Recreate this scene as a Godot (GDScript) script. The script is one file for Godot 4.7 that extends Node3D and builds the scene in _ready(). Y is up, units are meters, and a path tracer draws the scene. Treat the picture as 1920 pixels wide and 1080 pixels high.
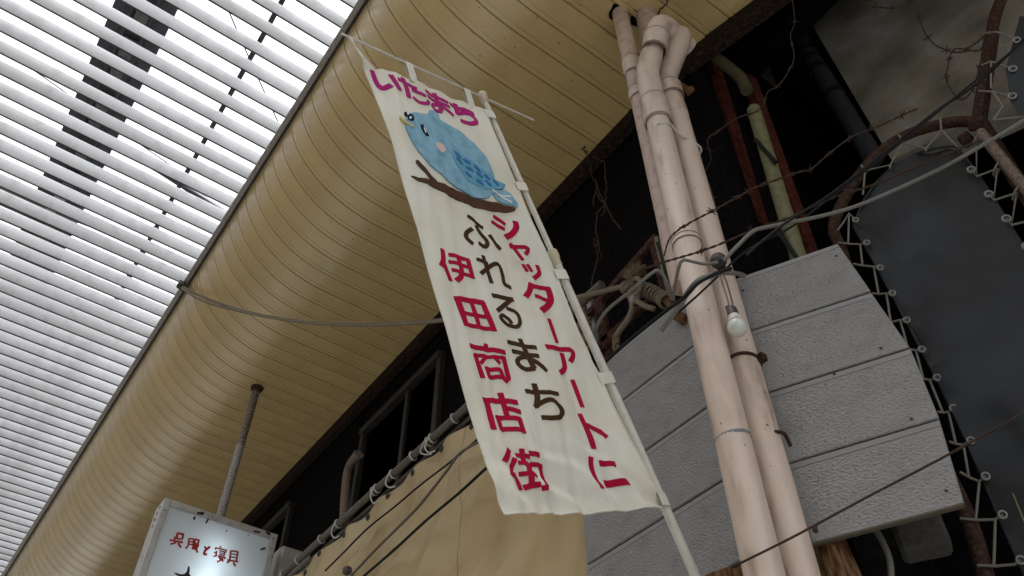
extends Node3D
# A covered shopping street seen from the pavement, looking up past a cloth banner to the canopy and the louvred roof.
# The street runs along z, the shop fronts on this side stand at positive x, y is up, units are metres.

const SOFFIT_Y := 6.24
const BACK_X := 2.28
const CURVE_X := 1.41
const CURVE_R := 0.80
const EDGE_Y := 6.833
const EDGE_X := 0.637
const PANEL_W := 0.1625
const SLAT_PITCH := 0.1725

var names := {}
var tex := {}
var M := {}

func _ready():
	setup_view()
	make_materials()
	build_surroundings()
	build_louvers()
	build_roof_steel()
	build_canopy()
	build_facade()
	build_dark_gap()
	build_siding()
	build_tan_sheet()
	build_pipes()
	build_laced_sheet()
	build_rail_and_rope()
	build_lamp()
	build_cables()
	build_hanging_sign()
	build_banner()

# ------------------------------------------------------------------ view, sky, light
func setup_view():
	var cam := Camera3D.new()
	cam.name = "camera"
	cam.fov = 38.32
	cam.near = 0.05
	cam.far = 400.0
	add_child(cam)
	cam.position = Vector3(0, 1.6, 0)
	cam.rotation = Vector3(deg_to_rad(46.44), deg_to_rad(-36.0), 0)
	cam.current = true
	var we := WorldEnvironment.new()
	we.name = "world_environment"
	var env := Environment.new()
	env.background_mode = Environment.BG_SKY
	var sm := ProceduralSkyMaterial.new()
	sm.sky_top_color = Color(0.93, 0.94, 0.97)
	sm.sky_horizon_color = Color(0.90, 0.92, 0.95)
	sm.sky_curve = 0.2
	sm.ground_horizon_color = Color(0.6, 0.6, 0.6)
	sm.ground_bottom_color = Color(0.4, 0.4, 0.4)
	sm.sun_angle_max = 0.0
	sm.energy_multiplier = 1.0
	var sky := Sky.new()
	sky.sky_material = sm
	env.sky = sky
	env.background_energy_multiplier = 1.0
	env.tonemap_mode = Environment.TONE_MAPPER_LINEAR
	env.tonemap_exposure = 2.65
	env.sdfgi_enabled = true
	env.ssao_enabled = true
	env.ssil_enabled = true
	we.environment = env
	add_child(we)
	var sun := DirectionalLight3D.new()
	sun.name = "overcast_sun"
	sun.light_energy = 0.35
	sun.light_angular_distance = 25.0
	sun.light_color = Color(1.0, 0.98, 0.95)
	sun.shadow_enabled = true
	add_child(sun)
	sun.look_at_from_position(Vector3(-3, 12, 1.5), Vector3(0, 0, 0), Vector3.UP)

# ------------------------------------------------------------------ naming helpers
func numbered(n: String) -> String:
	if not names.has(n):
		names[n] = 0
		return n
	names[n] += 1
	return "%s_%03d" % [n, names[n]]

func tag(o, label: String, category := "", group := "", kind := ""):
	if label: o.set_meta("label", label)
	if category: o.set_meta("category", category)
	if group: o.set_meta("group", group)
	if kind: o.set_meta("kind", kind)
	return o

func thing(called: String, label: String, category: String, at := Vector3.ZERO, group := "") -> Node3D:
	var o := Node3D.new()
	o.name = numbered(called)
	add_child(o)
	o.position = at
	tag(o, label, category, group)
	return o

# a mesh given in world coordinates, placed under its parent
func put(called: String, mesh: Mesh, material: Material, parent: Node = null, at := Vector3.INF) -> MeshInstance3D:
	var o := MeshInstance3D.new()
	o.mesh = mesh
	o.material_override = material
	if parent == null:
		o.name = numbered(called)
		add_child(o)
	else:
		o.name = called
		parent.add_child(o, true)
	if at != Vector3.INF:
		o.position = at
	elif parent != null:
		var off := Vector3.ZERO
		var p = parent
		while p != self:
			off += (p as Node3D).position
			p = p.get_parent()
		o.position = -off
	return o

# ------------------------------------------------------------------ mesh helpers (corners counter-clockwise from outside)
func new_st() -> SurfaceTool:
	var st := SurfaceTool.new()
	st.begin(Mesh.PRIMITIVE_TRIANGLES)
	return st

func tri(st: SurfaceTool, a: Vector3, b: Vector3, c: Vector3):
	var n := (b - a).cross(c - a).normalized()
	for p in [a, c, b]:
		st.set_normal(n)
		st.add_vertex(p)

func quad(st: SurfaceTool, a: Vector3, b: Vector3, c: Vector3, d: Vector3):
	tri(st, a, b, c)
	tri(st, a, c, d)

func squad(st: SurfaceTool, v: Array, n: Array):
	for i in [0, 2, 1, 0, 3, 2]:
		st.set_normal(n[i])
		st.add_vertex(v[i])

# box with chamfered edges
func add_box(st: SurfaceTool, xf: Transform3D, size: Vector3, bevel := 0.004):
	var h := size * 0.5
	var b: float = min(bevel, min(h.x, min(h.y, h.z)) * 0.45)
	var P := func(sx, sy, sz, axis) -> Vector3:
		var v := Vector3(sx * (h.x - (0.0 if axis == 0 else b)), sy * (h.y - (0.0 if axis == 1 else b)), sz * (h.z - (0.0 if axis == 2 else b)))
		return xf * v
	for axis in 3:
		for s in [-1, 1]:
			var q := []
			for c in [[-1, -1], [1, -1], [1, 1], [-1, 1]]:
				var e := [0, 0, 0]
				e[axis] = s
				e[(axis + 1) % 3] = c[0]
				e[(axis + 2) % 3] = c[1]
				q.append(P.call(e[0], e[1], e[2], axis))
			if s < 0: q.reverse()
			quad(st, q[0], q[1], q[2], q[3])
	var mid := xf * Vector3.ZERO
	for axis in 3:
		var a1 := (axis + 1) % 3
		var a2 := (axis + 2) % 3
		for s1 in [-1, 1]:
			for s2 in [-1, 1]:
				var q := []
				for pr in [[-1, a1], [1, a1], [1, a2], [-1, a2]]:
					var e := [0, 0, 0]
					e[axis] = pr[0]
					e[a1] = s1
					e[a2] = s2
					q.append(P.call(e[0], e[1], e[2], pr[1]))
				outward(st, q, mid)
	for sx in [-1, 1]:
		for sy in [-1, 1]:
			for sz in [-1, 1]:
				outward(st, [P.call(sx, sy, sz, 0), P.call(sx, sy, sz, 1), P.call(sx, sy, sz, 2)], mid)

func outward(st: SurfaceTool, q: Array, mid: Vector3):
	var n: Vector3 = (q[1] - q[0]).cross(q[2] - q[0])
	if n.dot(q[0] - mid) < 0: q.reverse()
	if q.size() == 3: tri(st, q[0], q[1], q[2])
	else: quad(st, q[0], q[1], q[2], q[3])

func box_mesh(center: Vector3, size: Vector3, bevel := 0.004, basis := Basis()) -> ArrayMesh:
	var st := new_st()
	add_box(st, Transform3D(basis, center), size, bevel)
	return st.commit()

# a bar of square section between two points
func bar(st: SurfaceTool, a: Vector3, b: Vector3, w: float, h: float, upv := Vector3.UP, bevel := 0.003):
	var d := (b - a).normalized()
	var s := d.cross(upv).normalized()
	var u := s.cross(d).normalized()
	add_box(st, Transform3D(Basis(s, u, -d), (a + b) * 0.5), Vector3(w, h, a.distance_to(b)), bevel)

func bar_mesh(a: Vector3, b: Vector3, w: float, h: float, upv := Vector3.UP, bevel := 0.003) -> ArrayMesh:
	var st := new_st()
	bar(st, a, b, w, h, upv, bevel)
	return st.commit()

# round tube along points, r is one radius or one for each point
func tube(st: SurfaceTool, pts: Array, r, sides := 10, caps := true):
	var n := pts.size()
	var t0: Vector3 = (pts[1] - pts[0]).normalized()
	var u := t0.cross(Vector3(0.31, 0.87, 0.39)).normalized()
	var rings := []
	var dirs := []
	for i in n:
		var t: Vector3
		if i == 0: t = pts[1] - pts[0]
		elif i == n - 1: t = pts[n - 1] - pts[n - 2]
		else: t = (pts[i + 1] - pts[i]).normalized() + (pts[i] - pts[i - 1]).normalized()
		t = t.normalized()
		u = (u - t * u.dot(t)).normalized()
		var w := t.cross(u)
		var rad: float = r[i] if r is Array else r
		var ring := []
		var dr := []
		for k in sides:
			var a := TAU * k / sides
			var d := u * cos(a) + w * sin(a)
			dr.append(d)
			ring.append(pts[i] + d * rad)
		rings.append(ring)
		dirs.append(dr)
	for i in n - 1:
		for k in sides:
			var k2 := (k + 1) % sides
			squad(st, [rings[i][k], rings[i][k2], rings[i + 1][k2], rings[i + 1][k]], [dirs[i][k], dirs[i][k2], dirs[i + 1][k2], dirs[i + 1][k]])
	if caps:
		for e in [0, n - 1]:
			for k in range(1, sides - 1):
				if e == 0: tri(st, rings[0][0], rings[0][k + 1], rings[0][k])
				else: tri(st, rings[e][0], rings[e][k], rings[e][k + 1])

func tube_mesh(pts: Array, r, sides := 10, caps := true) -> ArrayMesh:
	var st := new_st()
	tube(st, pts, r, sides, caps)
	return st.commit()

# smooth curve through points
func curve(pts: Array, per := 6) -> Array:
	var out := []
	for i in pts.size() - 1:
		var p0: Vector3 = pts[max(i - 1, 0)]
		var p1: Vector3 = pts[i]
		var p2: Vector3 = pts[i + 1]
		var p3: Vector3 = pts[min(i + 2, pts.size() - 1)]
		for j in per:
			out.append(p1.cubic_interpolate(p2, p0, p3, float(j) / per))
	out.append(pts[-1])
	return out

# solid of revolution: profile of (radius, height) from the bottom up along an axis
func lathe(st: SurfaceTool, base: Vector3, axis: Vector3, prof: Array, sides := 20):
	var t := axis.normalized()
	var u := t.cross(Vector3(0.31, 0.27, 0.89)).normalized()
	var w := t.cross(u)
	for i in prof.size() - 1:
		var a: Vector2 = prof[i]
		var b: Vector2 = prof[i + 1]
		for k in sides:
			var d0 := u * cos(TAU * k / sides) + w * sin(TAU * k / sides)
			var d1 := u * cos(TAU * (k + 1) / sides) + w * sin(TAU * (k + 1) / sides)
			var na := lathe_n(prof, i, d0, t)
			var nb := lathe_n(prof, i, d1, t)
			var nc := lathe_n(prof, i + 1, d1, t)
			var nd := lathe_n(prof, i + 1, d0, t)
			squad(st, [base + d0 * a.x + t * a.y, base + d1 * a.x + t * a.y, base + d1 * b.x + t * b.y, base + d0 * b.x + t * b.y], [na, nb, nc, nd])

func lathe_n(prof: Array, i: int, d: Vector3, t: Vector3) -> Vector3:
	var a: Vector2 = prof[max(i - 1, 0)]
	var b: Vector2 = prof[min(i + 1, prof.size() - 1)]
	var e := b - a
	return (d * e.y - t * e.x).normalized()

# flat polygon with thickness: points in a plane spanned by ux, uy at origin o, extruded along -n
func slab(o: Vector3, ux: Vector3, uy: Vector3, pts: PackedVector2Array, thick: float) -> ArrayMesh:
	var st := new_st()
	add_slab(st, o, ux, uy, pts, thick)
	return st.commit()

func add_slab(st: SurfaceTool, o: Vector3, ux: Vector3, uy: Vector3, pts: PackedVector2Array, thick: float, bev := 0.0):
	if Geometry2D.is_polygon_clockwise(pts):
		pts.reverse()
	var n := ux.cross(uy).normalized()
	var idx := Geometry2D.triangulate_polygon(pts)
	var inner := pts
	if bev > 0:
		var off := Geometry2D.offset_polygon(pts, -bev, Geometry2D.JOIN_MITER)
		if off.size() == 1 and off[0].size() == pts.size():
			inner = off[0]
			if Geometry2D.is_polygon_clockwise(inner): inner.reverse()
			# line the inset up with the outline
			var best := 0
			for k in inner.size():
				if inner[k].distance_to(pts[0]) < inner[best].distance_to(pts[0]): best = k
			var rot := PackedVector2Array()
			for k in inner.size(): rot.append(inner[(best + k) % inner.size()])
			inner = rot
		else:
			bev = 0.0
	var P := func(p: Vector2, d: float) -> Vector3: return o + ux * p.x + uy * p.y - n * d
	idx = Geometry2D.triangulate_polygon(inner)
	for i in range(0, idx.size(), 3):
		tri2(st, P.call(inner[idx[i]], 0.0), P.call(inner[idx[i + 1]], 0.0), P.call(inner[idx[i + 2]], 0.0), n)
	idx = Geometry2D.triangulate_polygon(pts)
	for i in range(0, idx.size(), 3):
		tri2(st, P.call(pts[idx[i]], thick), P.call(pts[idx[i + 1]], thick), P.call(pts[idx[i + 2]], thick), -n)
	for i in pts.size():
		var j := (i + 1) % pts.size()
		if bev > 0:
			quad(st, P.call(pts[i], bev), P.call(pts[j], bev), P.call(inner[j], 0.0), P.call(inner[i], 0.0))
		quad(st, P.call(pts[i], thick), P.call(pts[j], thick), P.call(pts[j], bev), P.call(pts[i], bev))

func tri2(st: SurfaceTool, a: Vector3, b: Vector3, c: Vector3, n: Vector3):
	if (b - a).cross(c - a).dot(n) > 0: tri(st, a, b, c)
	else: tri(st, a, c, b)

# ------------------------------------------------------------------ materials
func L(r: float, g: float, b: float) -> Color:
	return Color(r, g, b).linear_to_srgb()

func noise(sd: int, freq: float, oct := 4, type := FastNoiseLite.TYPE_SIMPLEX_SMOOTH) -> FastNoiseLite:
	var n := FastNoiseLite.new()
	n.seed = sd
	n.noise_type = type
	n.frequency = freq
	n.fractal_octaves = oct
	return n

func ramp_tex(sd: int, freq: float, stops: Array, oct := 5, size := 512, warp := 0.0) -> NoiseTexture2D:
	var t := NoiseTexture2D.new()
	t.width = size
	t.height = size
	t.seamless = true
	t.seamless_blend_skirt = 0.2
	var n := noise(sd, freq, oct)
	if warp > 0:
		n.domain_warp_enabled = true
		n.domain_warp_amplitude = warp
		n.domain_warp_frequency = freq * 1.5
	t.noise = n
	var g := Gradient.new()
	g.offsets = PackedFloat32Array()
	g.colors = PackedColorArray()
	var o := PackedFloat32Array()
	var c := PackedColorArray()
	for s in stops:
		o.append(s[0])
		c.append(s[1])
	g.offsets = o
	g.colors = c
	t.color_ramp = g
	return t

func bump_tex(sd: int, freq: float, strength: float, oct := 4, size := 512, type := FastNoiseLite.TYPE_SIMPLEX_SMOOTH) -> NoiseTexture2D:
	var t := NoiseTexture2D.new()
	t.width = size
	t.height = size
	t.seamless = true
	t.as_normal_map = true
	t.bump_strength = strength
	t.noise = noise(sd, freq, oct, type)
	return t

func mat(called: String, color: Color, rough := 0.6, metal := 0.0) -> StandardMaterial3D:
	var m := StandardMaterial3D.new()
	m.resource_name = called
	m.albedo_color = color
	m.roughness = rough
	m.metallic = metal
	M[called] = m
	return m

func textured(called: String, t: Texture2D, scale: float, rough := 0.6, nrm: Texture2D = null, nstr := 1.0, world := true) -> StandardMaterial3D:
	var m := mat(called, Color.WHITE, rough)
	m.albedo_texture = t
	m.uv1_triplanar = true
	m.uv1_world_triplanar = world
	m.uv1_scale = Vector3.ONE * scale
	if nrm:
		m.normal_enabled = true
		m.normal_texture = nrm
		m.normal_scale = nstr
	return m

func shades(c: Color, dark: float, light: float) -> Array:
	return [[0.0, L(c.r * dark, c.g * dark, c.b * dark)], [0.45, L(c.r, c.g, c.b)], [0.6, L(c.r, c.g, c.b)], [1.0, L(c.r * light, c.g * light, c.b * light)]]

func make_materials():
	var fine := bump_tex(3, 0.05, 2.0)
	for i in 3:
		var f: float = [1.0, 0.955, 1.03][i]
		var m := textured("soffit_%d" % i, ramp_tex(11 + i, 0.006, [[0.0, L(0.49 * f, 0.36 * f, 0.158 * f)], [0.4, L(0.53 * f, 0.395 * f, 0.178 * f)], [0.62, L(0.54 * f, 0.404 * f, 0.184 * f)], [1.0, L(0.57 * f, 0.435 * f, 0.208 * f)]], 6), 0.7, 0.27)
		m.metallic_specular = 0.6
		m.clearcoat_enabled = true
		m.clearcoat = 0.8
		m.clearcoat_roughness = 0.24
	textured("slat", ramp_tex(21, 0.012, shades(Color(0.67, 0.67, 0.67), 0.80, 1.05), 5), 0.8, 0.5)
	textured("slat_dusty", ramp_tex(22, 0.012, shades(Color(0.60, 0.60, 0.595), 0.72, 1.08), 5), 0.8, 0.55)
	textured("trim", ramp_tex(23, 0.03, shades(Color(0.30, 0.28, 0.26), 0.6, 1.2), 5), 1.5, 0.5)
	textured("steel_black", ramp_tex(24, 0.03, shades(Color(0.03, 0.03, 0.033), 0.6, 1.5), 5), 1.5, 0.6)
	textured("girder_purple", ramp_tex(25, 0.03, shades(Color(0.045, 0.042, 0.055), 0.6, 1.5), 5), 1.5, 0.6)
	textured("girder_grey", ramp_tex(26, 0.03, shades(Color(0.10, 0.10, 0.095), 0.5, 1.5), 5), 1.5, 0.6)
	textured("brown_beam", ramp_tex(27, 0.03, [[0.0, L(0.008, 0.005, 0.004)], [0.5, L(0.022, 0.014, 0.010)], [0.8, L(0.035, 0.024, 0.017)], [1.0, L(0.12, 0.10, 0.08)]], 6), 1.8, 0.8).metallic_specular = 0.2
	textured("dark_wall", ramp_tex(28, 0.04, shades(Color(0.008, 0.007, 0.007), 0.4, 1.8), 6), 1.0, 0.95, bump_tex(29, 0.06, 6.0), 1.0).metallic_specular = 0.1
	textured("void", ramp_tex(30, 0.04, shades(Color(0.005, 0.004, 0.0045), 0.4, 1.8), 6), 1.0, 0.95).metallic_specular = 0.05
	var pale := [[0.0, L(0.25, 0.18, 0.14)], [0.12, L(0.40, 0.305, 0.245)], [0.28, L(0.56, 0.45, 0.375)], [0.5, L(0.61, 0.50, 0.425)], [0.75, L(0.605, 0.495, 0.42)], [1.0, L(0.66, 0.56, 0.49)]]
	textured("pink_pipe", ramp_tex(31, 0.008, pale, 6, 512, 20.0), 1.1, 0.38).uv1_scale = Vector3(2.6, 0.55, 2.6)
	textured("pink_pipe_worn", ramp_tex(32, 0.02, [[0.0, L(0.14, 0.09, 0.065)], [0.16, L(0.36, 0.27, 0.21)], [0.45, L(0.50, 0.38, 0.315)], [1.0, L(0.57, 0.45, 0.385)]], 6, 512, 20.0), 1.3, 0.5)
	mat("seam_dark", L(0.10, 0.065, 0.05), 0.8)
	textured("grey_smear", ramp_tex(33, 0.05, shades(Color(0.20, 0.21, 0.23), 0.7, 1.3), 4), 4.0, 0.7)
	var emb := bump_tex(35, 0.055, 5.0, 2, 512, FastNoiseLite.TYPE_SIMPLEX)
	var sd := textured("siding", ramp_tex(34, 0.006, shades(Color(0.235, 0.232, 0.228), 0.80, 1.10), 5), 1.6, 0.40, emb, 1.0)
	sd.uv1_scale = Vector3(2.1, 3.1, 2.1)
	textured("siding_plain", ramp_tex(36, 0.01, shades(Color(0.23, 0.227, 0.223), 0.85, 1.08), 5), 1.6, 0.42)
	mat("siding_core", L(0.10, 0.085, 0.06), 0.85)
	textured("tan_sheet", ramp_tex(37, 0.004, [[0.0, L(0.32, 0.22, 0.085)], [0.35, L(0.43, 0.325, 0.165)], [0.6, L(0.465, 0.355, 0.185)], [1.0, L(0.52, 0.40, 0.22)]], 6), 0.7, 0.55, bump_tex(38, 0.25, 0.6, 2), 0.3)
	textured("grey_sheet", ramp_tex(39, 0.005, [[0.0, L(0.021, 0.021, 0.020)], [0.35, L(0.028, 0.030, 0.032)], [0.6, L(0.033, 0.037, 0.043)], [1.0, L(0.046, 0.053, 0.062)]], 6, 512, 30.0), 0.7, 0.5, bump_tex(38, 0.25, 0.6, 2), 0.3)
	textured("rust", ramp_tex(40, 0.03, [[0.0, L(0.014, 0.009, 0.007)], [0.4, L(0.047, 0.027, 0.020)], [0.7, L(0.080, 0.047, 0.036)], [1.0, L(0.15, 0.105, 0.085)]], 6), 3.0, 0.8, fine, 0.6)
	textured("rust_pale", ramp_tex(41, 0.03, [[0.0, L(0.05, 0.025, 0.016)], [0.4, L(0.15, 0.105, 0.08)], [0.7, L(0.20, 0.155, 0.125)], [1.0, L(0.25, 0.20, 0.17)]], 6), 3.0, 0.75)
	textured("red_oxide", ramp_tex(42, 0.02, [[0.0, L(0.03, 0.009, 0.007)], [0.5, L(0.085, 0.023, 0.017)], [1.0, L(0.13, 0.05, 0.035)]], 6), 1.5, 0.75)
	textured("maroon", ramp_tex(43, 0.02, [[0.0, L(0.025, 0.011, 0.009)], [0.5, L(0.068, 0.031, 0.026)], [1.0, L(0.12, 0.07, 0.06)]], 6), 2.5, 0.65)
	textured("lime_pole", ramp_tex(44, 0.02, shades(Color(0.17, 0.168, 0.08), 0.5, 1.25), 6), 1.5, 0.6)
	textured("lime_pole_shaded", ramp_tex(68, 0.02, shades(Color(0.06, 0.058, 0.022), 0.6, 1.3), 6), 1.5, 0.7)  # lime pole colour darkened to stand for deep shade at the elbow
	textured("concrete", ramp_tex(45, 0.007, [[0.0, L(0.09, 0.084, 0.068)], [0.35, L(0.18, 0.168, 0.135)], [0.6, L(0.25, 0.235, 0.19)], [0.85, L(0.32, 0.31, 0.28)], [1.0, L(0.40, 0.40, 0.38)]], 7, 512, 25.0), 0.55, 0.9, bump_tex(46, 0.08, 4.0, 5), 0.3)
	mat("black_rubber", L(0.010, 0.010, 0.011), 0.6).metallic_specular = 0.3
	mat("dark_pipe", L(0.035, 0.037, 0.042), 0.6).metallic_specular = 0.3
	textured("grey_cable", ramp_tex(47, 0.05, shades(Color(0.15, 0.142, 0.125), 0.6, 1.3), 4), 6.0, 0.65)
	textured("rope", ramp_tex(48, 0.06, shades(Color(0.20, 0.17, 0.125), 0.5, 1.3), 4), 8.0, 0.9)
	textured("old_cloth", ramp_tex(49, 0.05, [[0.0, L(0.04, 0.03, 0.02)], [0.45, L(0.15, 0.11, 0.07)], [1.0, L(0.36, 0.31, 0.25)]], 5), 5.0, 0.9)
	textured("lacing", ramp_tex(50, 0.06, shades(Color(0.20, 0.185, 0.155), 0.5, 1.35), 4), 8.0, 0.85)
	textured("barb", ramp_tex(51, 0.06, shades(Color(0.060, 0.042, 0.032), 0.5, 1.7), 4), 8.0, 0.8)
	textured("twig", ramp_tex(52, 0.06, shades(Color(0.075, 0.05, 0.036), 0.5, 1.5), 4), 8.0, 0.9)
	textured("wood", ramp_tex(53, 0.015, [[0.0, L(0.04, 0.02, 0.010)], [0.45, L(0.13, 0.072, 0.036)], [0.7, L(0.19, 0.115, 0.06)], [1.0, L(0.30, 0.23, 0.16)]], 6, 512, 30.0), 3.0, 0.8).uv1_scale = Vector3(6.0, 1.5, 6.0)
	mat("galvanised", L(0.24, 0.24, 0.235), 0.5, 0.3)
	textured("rail_pipe", ramp_tex(54, 0.03, shades(Color(0.105, 0.09, 0.07), 0.5, 1.5), 5), 3.0, 0.55)
	mat("white_tie", L(0.52, 0.51, 0.48), 0.7)
	mat("eyelet_dark", L(0.04, 0.035, 0.03), 0.5)
	mat("window_frame", L(0.016, 0.012, 0.008), 0.65)
	mat("window_glass", L(0.014, 0.016, 0.012), 0.6)
	textured("white_plastic", ramp_tex(55, 0.02, shades(Color(0.42, 0.40, 0.36), 0.7, 1.1), 5), 2.0, 0.5)
	# banner
	var cl := textured("cotton", ramp_tex(56, 0.005, [[0.0, L(0.55, 0.50, 0.38)], [0.3, L(0.66, 0.635, 0.53)], [0.6, L(0.70, 0.685, 0.60)], [1.0, L(0.73, 0.72, 0.65)]], 5), 1.3, 0.9, bump_tex(57, 0.4, 0.5, 1), 0.25)
	cl.backlight_enabled = true
	cl.backlight = Color(0.25, 0.25, 0.25)
	cl.rim_enabled = true
	cl.rim = 0.2
	mat("magenta_felt", L(0.38, 0.026, 0.17), 0.95)
	textured("crimson_felt", ramp_tex(58, 0.02, shades(Color(0.39, 0.010, 0.045), 0.85, 1.1), 4), 3.0, 0.95)
	textured("brown_felt", ramp_tex(59, 0.02, shades(Color(0.060, 0.033, 0.017), 0.8, 1.25), 4), 3.0, 0.95)
	textured("branch_cloth", ramp_tex(60, 0.02, shades(Color(0.085, 0.046, 0.030), 0.7, 1.3), 4), 4.0, 0.9)
	textured("sky_blue_cloth", ramp_tex(61, 0.010, [[0.0, L(0.13, 0.29, 0.41)], [0.4, L(0.21, 0.39, 0.51)], [0.7, L(0.24, 0.43, 0.545)], [1.0, L(0.29, 0.48, 0.59)]], 4), 3.0, 0.9)
	textured("teal_cloth", ramp_tex(62, 0.012, [[0.0, L(0.08, 0.25, 0.39)], [0.5, L(0.13, 0.33, 0.46)], [1.0, L(0.18, 0.40, 0.53)]], 4), 3.0, 0.9)
	mat("feather_blue", L(0.05, 0.16, 0.37), 0.9)
	mat("pink_cloth", L(0.60, 0.47, 0.44), 0.9)
	mat("yellow_cloth", L(0.52, 0.43, 0.20), 0.9)
	mat("navy_cloth", L(0.012, 0.016, 0.028), 0.9)
	mat("white_cloth", L(0.76, 0.76, 0.73), 0.9)
	textured("pole_white", ramp_tex(63, 0.02, shades(Color(0.60, 0.585, 0.52), 0.75, 1.08), 5), 2.0, 0.4)
	mat("pole_cap", L(0.50, 0.44, 0.31), 0.5)
	# hanging sign
	textured("sign_metal", ramp_tex(64, 0.015, [[0.0, L(0.10, 0.075, 0.055)], [0.18, L(0.34, 0.33, 0.315)], [0.6, L(0.42, 0.41, 0.395)], [1.0, L(0.47, 0.46, 0.45)]], 6), 1.5, 0.5)
	var ac := mat("sign_acrylic", L(0.66, 0.72, 0.745), 0.35)
	ac.backlight_enabled = true
	ac.backlight = Color(1.0, 1.0, 1.0)
	mat("sign_red", L(0.36, 0.012, 0.014), 0.5)
	mat("sign_black", L(0.012, 0.012, 0.014), 0.5)
	mat("sign_chip", L(0.02, 0.018, 0.016), 0.8)
	var tl := mat("tube_glow", Color(0.9, 0.96, 1.0), 0.5)
	tl.emission_enabled = true
	tl.emission = Color(0.86, 0.95, 1.0)
	tl.emission_energy_multiplier = 3.4
	textured("rusty_white", ramp_tex(65, 0.03, [[0.0, L(0.03, 0.015, 0.009)], [0.26, L(0.11, 0.065, 0.04)], [0.34, L(0.27, 0.25, 0.23)], [1.0, L(0.36, 0.355, 0.345)]], 7), 3.2, 0.55)
	textured("flaked_paint", ramp_tex(70, 0.03, [[0.0, L(0.03, 0.015, 0.009)], [0.50, L(0.10, 0.058, 0.036)], [0.58, L(0.25, 0.23, 0.205)], [1.0, L(0.34, 0.33, 0.315)]], 7), 3.2, 0.65)
	var bg := mat("bulb_glass", L(0.60, 0.64, 0.58), 0.18)
	bg.clearcoat_enabled = true
	bg.clearcoat = 0.6
	mat("bulb_base", L(0.62, 0.61, 0.57), 0.4)
	mat("bakelite", L(0.055, 0.05, 0.052), 0.5)
	textured("paving", ramp_tex(66, 0.02, shades(Color(0.45, 0.44, 0.42), 0.8, 1.15), 5), 0.5, 0.85)
	textured("plaster", ramp_tex(67, 0.01, shades(Color(0.36, 0.34, 0.31), 0.8, 1.1), 5), 0.4, 0.85)
	textured("shaded_concrete", ramp_tex(69, 0.03, shades(Color(0.05, 0.048, 0.042), 0.4, 1.7), 6), 3.0, 0.95)  # concrete colour darkened for the shade below the siding
	for n in ["magenta_felt", "crimson_felt", "brown_felt", "branch_cloth", "sky_blue_cloth", "teal_cloth", "feather_blue", "navy_cloth", "cotton", "old_cloth", "wood", "rust", "red_oxide", "maroon", "rope", "twig", "barb"]:
		M[n].metallic_specular = 0.12
	M.grey_sheet.metallic_specular = 0.3
	mat("film", L(0.55, 0.58, 0.72), 0.4)
	M.film.backlight_enabled = true
	M.film.backlight = Color(1, 1, 1)
	mat("shutter", L(0.30, 0.30, 0.29), 0.55)

# ------------------------------------------------------------------ what closes the street in
func build_surroundings():
	tag(put("pavement", box_mesh(Vector3(-2, -0.1, -6), Vector3(60, 0.2, 90), 0.0), M.paving), "pale stone paving of the covered street", "pavement", "", "structure")
	var far := thing("opposite_shop_row", "plastered shop row across the covered street with rolling shutters", "building", Vector3(-6.4, 0, -6))
	put("wall", box_mesh(Vector3(-6.9, 4.5, -6), Vector3(1.0, 9.0, 70)), M.plaster, far)
	for i in 12:
		put("shutter", box_mesh(Vector3(-6.38, 1.35, -36 + i * 5.2), Vector3(0.04, 2.6, 3.4)), M.shutter, far)
	var can := thing("opposite_canopy", "cream panelled canopy across the street below the louvres", "canopy", Vector3(-5.3, 6.3, -6))
	put("deck", box_mesh(Vector3(-5.65, 6.55, -6), Vector3(1.4, 0.55, 70), 0.2), M.soffit_1, can)
	var shop := thing("shop_front_base", "plastered shop front below the tan sheet and grey siding", "shop front", Vector3(2.5, 0, -12))
	put("wall", box_mesh(Vector3(2.75, 1.2, -12.0), Vector3(0.8, 2.4, 56)), M.plaster, shop)

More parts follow.
